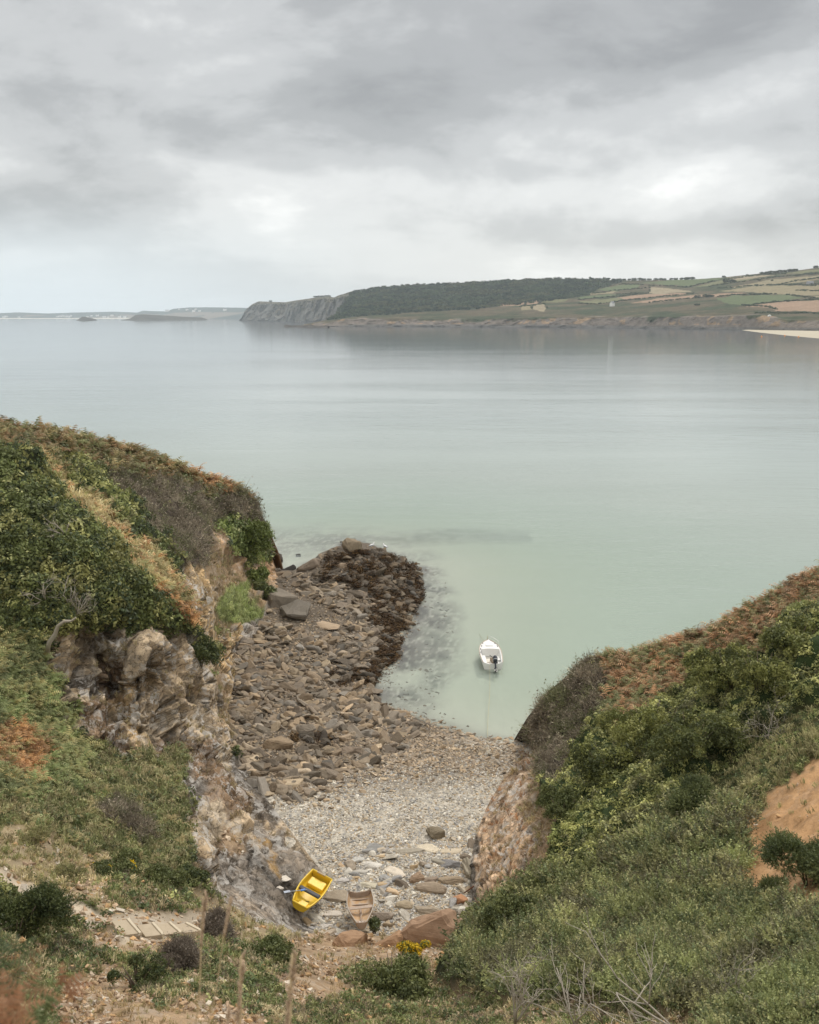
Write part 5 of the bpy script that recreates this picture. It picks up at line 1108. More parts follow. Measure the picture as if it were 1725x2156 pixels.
for i in range(30):
    x = random.choice([random.uniform(0, 60), random.uniform(120, 150), random.uniform(180, 240), random.uniform(225, 270), random.uniform(340, 380), random.uniform(370, 480)]); yy = random.uniform(666, 669.6) if x < 300 else random.uniform(651, 657)
    ix = int(np.argmin(np.abs(pxl[:, 0] - x))); jx = int(np.argmin(np.abs(pyl[ix] - yy))); k = random.uniform(.8, 1.5)
    house('town_house', Pl[ix, jx] + arr((0, -4, 0)), 26 * k, 14, 12 * k, 6, random.uniform(-.4, .4), M_white, 'tiny white house of the hazy far town, ' + ('at the left edge' if x < 60 else 'left of the rocky islet' if x < 160 else 'just right of the rocky islet' if x < 225 else 'behind the left end of the long islet' if x < 300 else 'on the height above the long islet' if x < 430 else 'on the height near the headland'), 'white houses of the far town', True)
M_or = paint('buoy_orange', (.75, .28, .05), .4, .1)
for x, y, lab in ((1604, 709, 'orange buoy furthest left off the sand beach'), (1653, 707, 'orange buoy closest to the edge of the sand beach'), (1682, 709.5, 'orange buoy furthest right off the sand beach')):
    e = empty('buoy', Pz(x, y, 0.), 0, lab, 'buoy', 'buoys off the sand beach'); MB().lathe([(.2, -.6), (.9, -.2), (1.1, .4), (.9, 1.0), (.3, 1.5)], n=12).build('float', M_or, e, True); MB().tube([(0, 0, 1.3), (0, 0, 2.0)], .12, 6).build('ring', M_or, e)

# ------------------------------------------------------------------ boats
def prof(bt, bb, zk, zc, zg): return [(bt, zg), (bt * .97 + bb * .03, zg * .6 + zc * .4), (bb, zc), (bb * .55, zk + (zc - zk) * .35), (0, zk)]
def ring(x, s, th, fl):
    o = prof(*s); bt, bb, zk, zc, zg = s
    i = prof(max(bt - th, .01), max(bb - th, .008), zk + fl, zc + fl * .6, zg)
    a = [(x, -y, z) for y, z in o] + [(x, y, z) for y, z in o[-2::-1]]
    c = [(x, y, z) for y, z in i] + [(x, -y, z) for y, z in i[-2::-1]]
    return a + c
def shell(st, th=.03, fl=.04):
    mb = MB(); rs = [ring(x, s, th, fl) for x, *s in st]; n = len(rs[0]); vs = [v for r_ in rs for v in r_]; fs = []
    for i in range(len(rs) - 1):
        for k in range(n): fs.append((i * n + k, i * n + (k + 1) % n, (i + 1) * n + (k + 1) % n, (i + 1) * n + k))
    h = n // 2
    for i, rv in ((0, 1), (len(rs) - 1, -1)):
        for k in range(h - 1):
            f = (i * n + k, i * n + k + 1, i * n + n - 2 - k, i * n + n - 1 - k); fs.append(f[::rv])
    return mb.add(vs, fs)
def interp_st(keys, n):
    k = arr(keys); x = np.linspace(k[0, 0], k[-1, 0], n); return [tuple([a] + [float(np.interp(a, k[:, 0], k[:, j])) for j in range(1, k.shape[1])]) for a in x]
def smooth_st(keys, n):
    st = arr(interp_st(keys, n))
    for _ in range(4): st[1:-1, 1:] = (st[:-2, 1:] + 2 * st[1:-1, 1:] + st[2:, 1:]) / 4
    return [tuple(r_) for r_ in st]
def plate(x, s, th, dip=0.):
    bt, bb, zk, zc, zg = s; h = [(-bt, zg), (-bb, zc), (-bb * .5, zk + (zc - zk) * .35), (0, zk), (bb * .5, zk + (zc - zk) * .35), (bb, zc), (bt, zg), (bt * .4, zg - dip), (-bt * .4, zg - dip)]
    n = len(h); return MB().add([(x - th / 2, y, z) for y, z in h] + [(x + th / 2, y, z) for y, z in h], [tuple(range(n))[::-1], tuple(range(n, 2 * n))] + [(k, (k + 1) % n, n + (k + 1) % n, n + k) for k in range(n)])
def rim(st, r_, dz=0.):
    a = [(x, -s[0], s[4] + dz) for x, *s in st]; b_ = [(x, s[0], s[4] + dz) for x, *s in st]; return MB().tube(a, r_, 6).tube(b_, r_, 6)
def frame_from(corn):     # near-left, near-right, far-left, far-right as (px,py,z)
    nl, nr, fl, fr = (Vector(Pz(*c)) for c in corn); o = (nl + nr) / 2; far = (fl + fr) / 2; x = far - o; L = x.length; x.normalize()
    y = ((nl + fl) - (nr + fr)); y -= x * y.dot(x); y.normalize(); z = x.cross(y); M = Matrix((x, y, z)).transposed(); return o, M, L
# yellow dinghy
M_yel = paint('yellow_grp', (.80, .53, .035), .38, .35, (.30, .22, .06), 3.5); M_yel2 = paint('yellow_rim', (.82, .57, .07), .4, .15, (.4, .3, .1), 5)
o, M, L = frame_from([(618.5, 1900, 3.20), (645, 1909, 3.0), (653, 1843.5, 3.34), (685.5, 1866, 3.1)]); L = max(L, 2.15)
D_ = .46; e = empty('dinghy', o - M @ Vector((0, 0, D_)), 0, 'bright yellow dinghy lying tilted at the foot of the dark sloping rock', 'dinghy'); e.rotation_euler = M.to_euler()
st = smooth_st([(0, .36, .26, .10, .16, D_), (L * .25, .52, .40, .03, .1, D_ - .02), (L * .55, .60, .47, 0, .08, D_ - .02), (L, .50, .40, .02, .10, D_ + .01)], 13)
shell(st, .035, .05).build('hull', M_yel, e, True)
plate(.02, st[0][1:], .05).build('transom', M_yel, e); plate(L - .02, st[-1][1:], .05).build('transom', M_yel, e)
rb = rim(st, .035); rb.tube([(0, -.36, D_), (0, .36, D_)], .035, 6); rb.tube([(L, -.50, D_ + .01), (L, .50, D_ + .01)], .04, 6); rb.build('rim', M_yel2, e, True)
M_blk = paint('black_rubber', (.045, .047, .055), .55, .3, (.15, .14, .13), 8)
MB().box((L * .44, 0, D_ - .05), (.24, 1.12, .10), taper=.85).build('thwart', M_blk, e, bevel=.03)
MB().box((L * .80, .0, .20), (.50, .78, .20)).build('seat', M_yel, e, bevel=.03)
MB().box((L * .2, 0, .13), (.36, .40, .05)).build('seat', M_yel, e, bevel=.015)
MB().box((L * .985, .05, D_ + .05), (.07, .42, .05)).build('motor_pad', paint('pale_wood', (.48, .38, .26), .8, .4), e, bevel=.01)
MB().tube([(.35, -.05, .09), (.5, .02, .10), (.55, -.1, .09), (.75, -.16, .10), (.62, .05, .1)], .012, 5).build('painter_rope', M_blk, e, True)
oar = empty('oar', e.location + M @ Vector((L * .30, .36, D_ + .03)), 0, 'grey oar with blue collar sticking out over the side of the yellow dinghy', 'oar'); oar.rotation_euler = M.to_euler()
MB().tube([(.28, -.22, -.03), (-.42, .38, .06)], .02, 6).build('shaft', paint('grey_alloy', (.35, .37, .40), .4, .2), oar, True)
MB().box((0.12, -.085, 0.0), (.22, .10, .06), Matrix.Rotation(R(-40), 3, 'Z')).build('collar', paint('blue_plastic', (.03, .14, .45), .45, .1), oar, bevel=.01)
MB().box((-.46, .42, .06), (.30, .12, .02), Matrix.Rotation(R(-40), 3, 'Z')).build('blade', paint('grey_blade', (.30, .34, .42), .4, .2), oar, bevel=.006)
# wooden dinghy
def wood(name, c1, c2, sc=1.):
    m, g, o = newmat(name); t = g.n('ShaderNodeTexCoord').outputs['Object']; mp = g.n('ShaderNodeMapping'); g.l(t, mp.inputs[0]); mp.inputs['Scale'].default_value = (1.2 * sc, 9 * sc, 6 * sc)
    n = g.noise(mp.outputs[0], 2., 6, .6, .5); n2 = g.noise(t, 2.2, 5, .6, .5); f = g.mr(g.m('ADD', g.m('MULTIPLY', n, .5), g.m('MULTIPLY', n2, .5)), .36, .64, 0, 1)
    c = g.mix(f, c1, c2); c = g.mix(g.mr(g.noise(t, 4.5, 5, .7), .45, .65, .2, .85), c, (.42, .36, .30)); princ(g, o, c, .65, n, .4, .01, .3); return m
M_w1 = wood('varnished_ply', (.40, .22, .085), (.54, .34, .16)); M_w2 = wood('weathered_wood', (.33, .24, .18), (.44, .32, .24)); M_w3 = wood('grey_paint_wood', (.38, .34, .29), (.50, .46, .40))
o, M, L = frame_from([(752, 1945.5, 3.08), (771.5, 1943.5, 3.08), (733, 1880, 3.02), (782, 1876, 3.06)]); L = max(L, 2.5)
e = empty('dinghy', o - M @ Vector((0, 0, .42)), 0, 'open wooden dinghy with varnished inside beached next to the bushes', 'dinghy'); e.rotation_euler = M.to_euler()
st = smooth_st([(0, .20, .14, .12, .18, .46), (L * .18, .36, .26, .05, .12, .44), (L * .45, .56, .44, .0, .09, .40), (L * .7, .60, .48, 0, .08, .39), (L, .50, .42, .01, .10, .40)], 15)
shell(st, .02, .02).build('hull', M_w1, e); plate(.02, st[0][1:], .04).build('transom', M_w2, e); plate(L - .02, st[-1][1:], .04, .1).build('transom', M_w2, e)
rim(st, .024).build('gunwale', M_w3, e, True); MB().box((L * .52, 0, .31), (.20, 1.12, .03), Matrix.Rotation(R(3), 3, 'Z')).build('thwart', M_w2, e, bevel=.006)
for sx in (.25, .75, .9): MB().box((L * sx, 0, .075), (.05, .7 if sx > .5 else .5, .05)).build('rib', M_w2, e)
MB().box((L * .35, 0, .065), (L * .6, .08, .05)).build('keelson', M_w2, e)
for sg in (-1, 1): MB().box((L * .97, sg * .47, .44), (.1, .06, .14)).build('knee', M_w3, e, bevel=.01)
pd = empty('paddle', e.location + M @ Vector((.15, .02, .16)), 0, 'paddle with white blade lying inside the wooden dinghy', 'paddle'); pd.rotation_euler = M.to_euler()
MB().tube([(.3, 0, .02), (1.05, -.10, .12)], .017, 6).build('shaft', M_w1, pd, True)
for sg in (0, 1): MB().box((.18, -.06 + sg * .12, .01 + .01 * sg), (.30, .085, .02), Matrix.Rotation(R(-8), 3, 'Z')).build('blade', paint('white_blade', (.78, .78, .76), .4, .1), pd, bevel=.008)
# motorboat
M_gel = paint('white_gelcoat', (.82, .82, .80), .28, .12, (.45, .42, .36), 2.5, .5); M_in = paint('cream_inside', (.72, .68, .60), .5, .25, (.45, .36, .26), 3)
sl_, sr_ = Pz(1018.6, 1409, 0), Pz(1057.8, 1410, 0); stc = Vector((sl_ + sr_) / 2); bow = Vector(Pz(1028.5, 1350, .85)); ax = Vector((bow.x - stc.x, bow.y - stc.y, 0)); L = ax.length + .15; rz = math.atan2(ax.y, ax.x); print('motorboat L', L, 'beam', (Vector(sr_) - Vector(sl_)).length)
L = min(max(L, 4.3), 5.3); e = empty('motorboat', (stc.x, stc.y, 0), rz, 'white open motorboat with black outboard afloat in the clear shallows', 'motorboat')
st = smooth_st([(0, .80, .70, -.22, -.02, .60), (L * .3, .90, .78, -.24, -.02, .61), (L * .55, .93, .78, -.24, 0, .66), (L * .75, .84, .62, -.22, .06, .74), (L * .9, .58, .32, -.12, .18, .84), (L * .97, .32, .12, .1, .35, .89), (L, .10, .03, .4, .6, .92)], 22)
shell(st, .13, .16).build('hull', M_gel, e, True); plate(.04, (.80, .70, -.22, -.02, .60), .10, .14).build('transom', M_gel, e)
rim(st, .035, .01).build('rub_rail', paint('rubbing_strake', (.50, .42, .34), .6, .3), e, True)
sole = [(x, s[1] - .10) for x, *s in st if x < L * .72]
mb = MB(); n = len(sole); mb.add([(x, -b_, .02) for x, b_ in sole] + [(x, b_, .02) for x, b_ in sole], [(k, k + 1, n + k + 1, n + k) for k in range(n - 1)]); mb.build('cockpit_floor', M_in, e)
fd = [(x, s[0] - .10, s[4]) for x, *s in st if x >= L * .60]; n = len(fd); vs = []
for x, b_, z in fd: vs += [(x, -b_, z + .005), (x, -b_ * .6, z + .05), (x, 0, z + .07), (x, b_ * .6, z + .05), (x, b_, z + .005)]
vs += [(v[0], v[1] * .98, .05) for v in vs[:5]]; fs = [(k * 5 + j, k * 5 + j + 1, k * 5 + j + 6, k * 5 + j + 5) for k in range(n - 1) for j in range(4)] + [(j, j + 1, n * 5 + j + 1, n * 5 + j) for j in range(4)]
MB().add(vs, fs).build('foredeck', M_gel, e, False)
MB().box((L * .79, 0, .84), (.62, .62, .05)).build('hatch', M_gel, e, bevel=.02)
MB().box((L * .33, .56, .16), (L * .42, .28, .28)).build('bench', M_gel, e, bevel=.03); MB().box((L * .30, -.58, .16), (L * .36, .24, .28)).build('bench', M_gel, e, bevel=.03)
rl = [(L * .80, -.78, .82), (L * .82, -.76, 1.12), (L * .92, -.5, 1.18), (L * 1.02, -.12, 1.22), (L * .99, -.1, .92)]
MB().tube(rl, .018, 6).build('bow_rail', M_gel, e, True)
MB().tube([(L * .99, .05, .92), (L * 1.03, .06, 1.25)], .02, 6).build('bow_post', paint('dull_brass', (.4, .33, .18), .5, .2), e, True)
for x, y in ((.86, .52), (.74, .66), (.60, .80), (.45, .84), (.86, -.52), (.72, -.68)): MB().tube([(L * x - .09, y, .70 + (x - .4) * .3), (L * x + .09, y * .97, .72 + (x - .4) * .3)], .03, 6).build('cleat', M_blk, e, True)
M_navy = paint('outboard_paint', (.02, .025, .04), .3, .2, (.1, .1, .12), 6, .5)
ob = empty('outboard_motor', (0, 0, 0)); ob.parent = e; ob.location = (-.05, -.18, .62)
Rt = Matrix.Rotation(R(38), 3, 'Y')
def tv(v): return Rt @ Vector(v)
MB().lathe([(.10, -.22), (.19, -.18), (.20, .02), (.185, .18), (.13, .28), (.04, .31)], c=tv((-.02, 0, .25)), n=14, rot=Rt, sc=(1.35, .95)).build('cowling', M_navy, ob, True)
MB().lathe([(.205, -.03), (.21, 0), (.205, .03)], c=tv((-.02, 0, .22)), n=14, rot=Rt, sc=(1.35, .95)).build('cowling_stripe', paint('grey_stripe', (.40, .42, .45), .4, .1), ob, True)
MB().box(tv((-.05, 0, -.30)), (.20, .13, .62), Rt, .9).build('leg', M_navy, ob, bevel=.03)
MB().box(tv((-.12, 0, -.56)), (.40, .24, .03), Rt).build('cavitation_plate', M_navy, ob, bevel=.008)
MB().lathe([(.02, -.3), (.07, -.2), (.075, .1), (.05, .22)], c=tv((-.12, 0, -.76)), n=10, rot=Rt @ Matrix.Rotation(R(90), 3, 'Y')).build('gearcase', M_navy, ob, True)
pm = MB()
for k in range(3): pm.box(tv((-.36, math.cos(k * 2.09) * .09, -.76 + math.sin(k * 2.09) * .09)), (.03, .12, .13), Rt @ Matrix.Rotation(k * 2.09, 3, 'X') @ Matrix.Rotation(.5, 3, 'Z'))
pm.build('propeller', paint('propeller_white', (.72, .71, .68), .3, .1), ob, bevel=.008)
MB().box((.12, 0, .02), (.14, .28, .30)).build('clamp_bracket', M_blk, ob, bevel=.02)
MB().tube([(.15, .02, .22), (.55, .26, .30), (.72, .40, .34)], [.02, .02, .028], 6).build('tiller', M_blk, ob, True)
def onboat(name, x, y, z, lab, cat, dz=0.):
    c, s_ = math.cos(rz), math.sin(rz); return empty(name, (stc.x + c * x - s_ * y, stc.y + s_ * x + c * y, z), rz + dz, lab, cat)
M_mesh = paint('brown_netting', (.17, .12, .08), .9, .6, (.40, .33, .24), 14)
k = onboat('crate', 1.55, -.30, .04, 'brown slatted crate heaped with netting inside the white motorboat', 'crate', .25)
mb = MB()
for i in range(5): mb.box((0, -.28 + i * .14, .28), (.62, .05, .02))
for sg in (-1, 1):
    for i in range(3): mb.box((0, sg * .31, .06 + i * .1), (.64, .02, .06)); mb.box((sg * .31, 0, .06 + i * .1), (.02, .60, .06))
mb.build('frame', paint('crate_wood', (.20, .14, .09), .8, .4, scale=10), k)
v_, f_ = RT_big[2]; mo = link('netting', npmesh('netting', v_ * arr((.26, .36, .25)), f_, np.ones((len(v_), 3))), M_mesh, k); mo.location = (0, .02, .25)
k = onboat('cool_box', 1.12, -.42, .04, 'small white box beside the outboard inside the motorboat', 'box', .1)
MB().box((0, 0, .19), (.34, .5, .36)).build('body', M_gel, k, bevel=.03); MB().box((0, 0, .395), (.36, .52, .05)).build('lid', M_gel, k, bevel=.015)
k = onboat('rope_heap', .65, -.45, .05, 'heap of dark rope coils in the stern of the white motorboat', 'rope')
mb = MB()
for q_ in range(4):
    r_ = .24 - q_ * .03; mb.tube([(r_ * math.cos(a / 12 * 6.283) * 1.1, r_ * math.sin(a / 12 * 6.283), .04 + q_ * .06 + .02 * math.sin(a * 2.)) for a in range(13)], .03, 6)
mb.build('coil', paint('dark_rope', (.10, .08, .06), .9, .5, (.35, .3, .24), 20), k, True)
k = onboat('boat_hook', 1.0, .18, .08, 'thin brown pole lying slantwise in the motorboat', 'pole', 0); MB().tube([(.45, .15, 0), (-.5, -.22, .1)], .018, 6).build('pole', M_w2, k, True)
# mooring lines
M_rope = paint('mooring_rope', (.50, .44, .26), .8, .3, (.3, .3, .2), 30)
c, s_ = math.cos(rz), math.sin(rz); a = Vector((stc.x - s_ * .25, stc.y + c * .25, .35)); b = Vector(on_beach(np.array([1026.]), np.array([1640.]))[0]); pts = []
for i in range(41):
    t = i / 40; q_ = a.lerp(b, t); q_.z = (a.z * (1 - t) ** 3 + .05) if t < .72 else .05 + (b.z) * ((t - .72) / .28); q_.x += .12 * math.sin(t * 9) * t * (1 - t) * 2; q_.z += .03 * (q_.z > 0)
    zb_ = float(zbeach(np.array([q_.x]), np.array([q_.y]))[0]); q_.z = max(q_.z, zb_ + .03); pts.append(q_)
tag(MB().tube(pts, .013, 5).build('mooring_rope', M_rope, None, True), 'long thin mooring rope from the motorboat stern to the shingle', 'rope')
a = Vector((stc.x + c * L, stc.y + s_ * L, .9)); b = a + Vector((-.35, 5.5, -1.3)); tag(MB().tube([a.lerp(b, t / 10) + Vector((0, 0, -.3 * math.sin(t / 10 * 3.14))) for t in range(11)], .018, 5).build('anchor_line', M_rope, None, True), 'anchor line running from the bow of the motorboat into the water', 'rope')

# ------------------------------------------------------------------ gulls
M_gw = paint('gull_white', (.78, .78, .77), .7, .1, (.5, .5, .5)); M_gg = paint('gull_grey', (.33, .35, .37), .7, .1); M_gy = paint('gull_yellow', (.6, .4, .05), .5, .1)
for x, y, rz_, lab in ((784, 1167, .6, 'white gull standing on the spit, the left of two'), (811, 1171, 2.4, 'white gull standing on the spit, the right of two')):
    b = Vector(on_beach(np.array([x * 1.]), np.array([y * 1.]))[0]) + Vector((0, 0, .75)); e = empty('gull', b, rz_, lab, 'gull', None); e.scale = (1.25,) * 3
    MB().tube([(-.34, 0, .20), (-.2, 0, .22), (-.06, 0, .24), (.08, 0, .27), (.15, 0, .34), (.17, 0, .42), (.20, 0, .47), (.25, 0, .46)], [.015, .06, .105, .10, .06, .04, .05, .02], 10).build('body', M_gw, e, True)
    for sg in (-1, 1):
        MB().tube([(.10, sg * .085, .29), (-.08, sg * .11, .27), (-.36, sg * .04, .22)], [.03, .055, .008], 8).build('wing', M_gg, e, True)
        MB().tube([(0, sg * .035, .16), (.01, sg * .035, 0), (.05, sg * .035, 0)], .009, 5).build('leg', M_gy, e, True)
    MB().tube([(.25, 0, .46), (.32, 0, .445)], [.014, .004], 6).build('beak', M_gy, e, True)

# ------------------------------------------------------------------ shrubs that can be told apart
def bush(name, x, y, w_, h, kd, pal, lab, cat='shrub', Y=None, stemc=None, n=None, lift=.35, flowers=None):
    if Y is None: b, nr = land_at(x, y)
    else: b = Vector(P3(x, y, Y))
    e = empty(name, b, random.uniform(0, 6.28), lab, cat)
    n = int((n or 420 * min(w_, 2.2) / 1.6) * 1.7); r = rng.normal(size=(n, 3)); r /= np.linalg.norm(r, axis=1, keepdims=True); r[:, 2] = np.abs(r[:, 2]) * 1.1 - .25
    nl_ = 8; lc_ = np.stack([rng.uniform(-.85, .85, nl_), rng.uniform(-.7, .7, nl_), rng.uniform(-.2, .35, nl_)], -1); lr_ = rng.uniform(.25, .65, nl_); li_ = rng.integers(0, nl_, n)
    lump = .55 + .85 * fbm(r * 2.0 + x, 2, int(x)); ps = (lc_[li_] + r * lump[:, None] * rng.uniform(.5, 1., (n, 1)) * lr_[li_][:, None]) * arr((w_ / 2, w_ / 2, h * .85)) * 1.1; ps[:, 2] += h * lift
    pal = arr(pal); u = np.clip(fbm(ps * 1.5 + 7, 2, 5) * 1.4 - .2 + rng.normal(size=n) * .18, 0, .999); cc = pal[(u * len(pal)).astype(int)] * rng.uniform(.75, 1.25, (n, 1))
    px_m = b.y / 900.
    sz = max(min(.085 * w_, .2), px_m * 4.2) * rng.uniform(.7, 1.3, n) * (2.1 if kd in ('gorse', 'fern', 'twig') else 1.)
    V, F, Cc = scatter(TPL[kd], ps, frames(r * .8 + arr((0, 0, .4)), rng.uniform(0, 6.28, n)), sz, cc)
    link('foliage', npmesh('foliage', V, F, Cc, kd == 'leaf'), M_leaf, e)
    mb = MB()
    for k in range(7):
        a = k * .9 + random.random(); mb.tube([(.05 * math.cos(a), .05 * math.sin(a), -.3), (w_ * .16 * math.cos(a), w_ * .16 * math.sin(a), h * .4), (w_ * .33 * math.cos(a), w_ * .33 * math.sin(a), h * .85)], [.03, .02, .006], 5)
    mb.build('stems', M_bark, e, True)
    if flowers:
        m_ = rng.random(len(ps)) < flowers; V, F, Cc = scatter([leaf_t(5, .5, 3)], ps[m_] * 1.1, frames(r[m_] + .01, rng.uniform(0, 6, m_.sum())), np.full(m_.sum(), .09 * w_ + .01), np.tile(arr((.75, .50, .02)), (m_.sum(), 1))); link('flowers', npmesh('flowers', V, F, Cc), M_leaf, e)
    return e
GOR = [(.12, .145, .055), (.16, .18, .07), (.095, .12, .05)]; LEF = [(.12, .14, .05), (.165, .18, .065), (.085, .10, .038)]; BRI = [(.15, .185, .05), (.20, .235, .07), (.11, .14, .04)]; YEL = [(.24, .25, .075), (.32, .32, .11), (.16, .175, .055), (.10, .115, .04)]; DRK = [(.085, .105, .035), (.12, .135, .045), (.06, .08, .032)]
bush('shrub', 1022, 2010, 2.6, 1.5, 'leaf', LEF, 'large rounded green shrub at the head of the cove below the right rock wall')
bush('shrub', 1105, 2015, 1.9, 1.1, 'leaf', LEF, 'green shrub growing against the right flank of the large rounded one')
bush('shrub', 825, 2100, 1.9, .9, 'leaf', LEF, 'low spreading green shrub in the centre foreground below the yellow flowers')
bush('gorse_bush', 32, 1985, 1.45, .95, 'gorse', DRK + GOR[:1], 'very dark gorse bush at the left edge beside the path', 'gorse bush')
bush('gorse_bush', 1705, 1862, 1.6, 1.0, 'gorse', GOR + DRK[:1], 'dark gorse bush in front of the bare orange earth at the right edge', 'gorse bush')
bush('gorse_bush', 1625, 1880, .5, .4, 'gorse', GOR, 'small gorse sprig on the bare orange earth', 'gorse bush')
bush('gorse_bush', 1500, 1765, 1.7, 1.0, 'gorse', GOR, 'gorse bush directly left of the bare orange earth', 'gorse bush')
bush('shrub', 515, 1160, 5.2, 3.0, 'leaf', BRI, 'bright green shrub high on the tip of the left headland', n=900)
bush('shrub', 1690, 1395, 2.4, 1.3, 'leaf', YEL, 'yellow green shrub high at the right edge of the hillside', n=800)
bush('shrub', 1560, 1480, 3.4, 2.2, 'leaf', YEL, 'largest yellow green shrub on the upper right hillside', n=800)
bush('shrub', 1625, 1500, 2.2, 1.6, 'leaf', YEL, 'pale green shrub with bare twigs next to the largest yellow green one', n=500)
bush('shrub', 1380, 1600, 3.6, 2.2, 'leaf', YEL, 'long yellow green shrub in the middle of the right hillside', n=800)
bush('shrub', 1290, 1680, 2.6, 1.7, 'leaf', LEF + YEL[:1], 'green shrub lower down the right hillside near the rock wall', n=600)
bush('shrub', 1470, 1650, 3.0, 1.8, 'leaf', YEL[1:] + LEF, 'mid green shrub under the yellow green shrubs on the right', n=700)
bush('shrub', 1200, 1760, 1.6, 1.0, 'leaf', LEF, 'small green shrub at the top edge of the right rock wall')
bush('shrub', 410, 1405, 2.0, 1.6, 'leaf', DRK + LEF[:1], 'dark green shrub hanging over the right corner of the left cliff face', n=500)
bush('shrub', 565, 1255, 1.7, 1.5, 'leaf', LEF, 'little green tuft on the rocks below the left headland tip')
bush('shrub', 540, 1230, 1.3, 1.4, 'leaf', BRI, 'smallest green bush above the dark outcrop')
bush('shrub', 345, 1872, 1.5, .6, 'leaf', LEF, 'low bramble patch above the steps')
bush('shrub', 245, 1850, 1.4, .5, 'leaf', LEF + DRK[:1], 'low bramble left of the steps', flowers=.02)
bush('shrub', 395, 1880, 1.1, .5, 'leaf', DRK + LEF, 'dark low bush on the bank between steps and sloping rock')
bush('shrub', 290, 2085, .9, .55, 'leaf', DRK + LEF, 'small dark green bush on the stony foreground slope at the left')
bush('shrub', 560, 2030, 1.5, .6, 'leaf', LEF, 'bramble patch in front of the sloping rock foot')
bush('heath_bush', 455, 1985, .8, .5, 'twig', [(.19, .155, .12), (.24, .20, .16)], 'dead grey heath bush just below the last step', 'dead bush')
bush('heath_bush', 375, 2050, .8, .45, 'twig', [(.19, .155, .12), (.25, .21, .17)], 'dead grey heath bush on the stony slope left of the stalks', 'dead bush')
bush('plant', 788, 1950, .34, .22, 'leaf', DRK + LEF[:1], 'little dark green plant beside the bow of the wooden dinghy', 'plant', Y=33.2)
bush('flowering_plant', 872, 2003, .75, .42, 'leaf', [(.62, .44, .03), (.14, .16, .04), (.70, .5, .03)], 'plant covered in yellow flowers among the rust boulders', 'flowers', Y=29.8, n=120, flowers=.95)
for x, y, lab in ((255, 1855, 'pale tussock of grass above the path bend'), (150, 1850, 'yellowish tussock of grass nearest the path'), (65, 1780, 'grass tussock on the slope at the left edge'), (560, 2000, 'dry grass tussock right of the steps')):
    bush('grass_tussock', x, y, .9, .35, 'grass', [(.24, .24, .10), (.33, .30, .15), (.20, .22, .08)], lab, 'tussock', n=110)
# ------------------------------------------------------------------ steps down from the path
e = empty('steps', Vector(P3(300, 1960, 22.8)), 0, 'flight of four pale steps where the path goes down', 'steps')
M_con = paint('step_concrete', (.46, .38, .28), .9, .4, (.25, .2, .14), 5, .1); M_edge = paint('step_edge', (.58, .50, .38), .9, .3, (.3, .25, .18), 9, .1)
b0 = e.location.copy()
for i, (x0, y0, x1, y1) in enumerate(((269.6, 1936, 295, 1965), (322, 1944, 343, 1968), (357.5, 1943, 381, 1964), (392.7, 1944, 424, 1960))):
    Ym = float(land_at((x0 + x1) / 2 - 8, (y0 + y1) / 2)[0].y) - .95 - .22 * i; a = Vector(P3(x0, y0, Ym * 1.02 + .1)); z_ = a.z; b = Vector(Pz(x1, y1, z_)); lf = Vector(Pz(x0 - 34, y0 + 4, z_)); dx = (lf - a); dx.z = 0
    vs = [a, b, b + dx * 1.05, a + dx]; vs = [v - b0 for v in vs]; dn = Vector((0, 0, -.35))
    st_ = MB().add(vs + [v + dn for v in vs], [(3, 2, 1, 0), (4, 5, 6, 7), (0, 1, 5, 4), (1, 2, 6, 5), (2, 3, 7, 6), (3, 0, 4, 7)]).build('step', M_con, e)
    d_ = (vs[1] - vs[0]).normalized(); mid = (vs[0] + vs[1]) / 2; ang = math.atan2(d_.y, d_.x)
    MB().box(mid + Vector((0, 0, -.02)), ((vs[1] - vs[0]).length + .04, .07, .10), Matrix.Rotation(ang, 3, 'Z')).build('edging', M_edge, st_, bevel=.01)
# ------------------------------------------------------------------ bare branches, stalks, driftwood
M_dead = paint('dead_wood', (.42, .37, .31), .9, .4, (.25, .27, .2), 12, .1)
def branch(mb, p, d, ln, r, dep, up=.25, rnd=.5):
    pts = [p]; q_ = p.copy(); dd = d.normalized()
    for k in range(4):
        dd = (dd + Vector((random.gauss(0, rnd * .3), random.gauss(0, rnd * .3), random.gauss(0, rnd * .3) + up * .1))).normalized(); q_ = q_ + dd * ln / 4; pts.append(q_.copy())
    mb.tube(pts, [r, r * .88, r * .75, r * .62, r * .45], 5)
    if dep:
        for k in range(3 if dep > 1 else 4):
            i = random.randint(1, 4); nd = (dd + Vector((random.gauss(0, .8), random.gauss(0, .6), random.gauss(.2, .5)))).normalized(); branch(mb, pts[i], nd, ln * random.uniform(.45, .75), r * .55, dep - 1, up, rnd)
def bare(x, y, h, r, dep, lab, lean=(0, 0), Y=None, n=3, cat='bare shrub', name='bare_shrub'):
    b = Vector(P3(x, y, Y)) if Y else land_at(x, y)[0]; e = empty(name, b, 0, lab, cat)
    for k in range(n):
        mb = MB(); a = random.uniform(0, 6.28); branch(mb, Vector((0, 0, -.15)), Vector((math.cos(a) * .55 + lean[0], math.sin(a) * .35 + lean[1], 1)), h * random.uniform(.7, 1), r, dep); mb.build('branch', M_dead, e, True)
random.seed(21)
bare(1085, 2140, 1.0, .02, 3, 'spreading pale bare shrub left of the others at the bottom right', Y=15.2, n=5)
bare(1215, 2150, 1.25, .02, 2, 'tall thin bare shrub second from the left at the bottom right', Y=14.6, n=2)
bare(1270, 2140, .9, .018, 2, 'slim bare shrub in the middle of the bare ones', Y=14.8, n=2)
bare(1440, 2170, 1.5, .022, 2, 'long leaning bare branches reaching up to the left', lean=(-1.0, 0), Y=13.4, n=2)
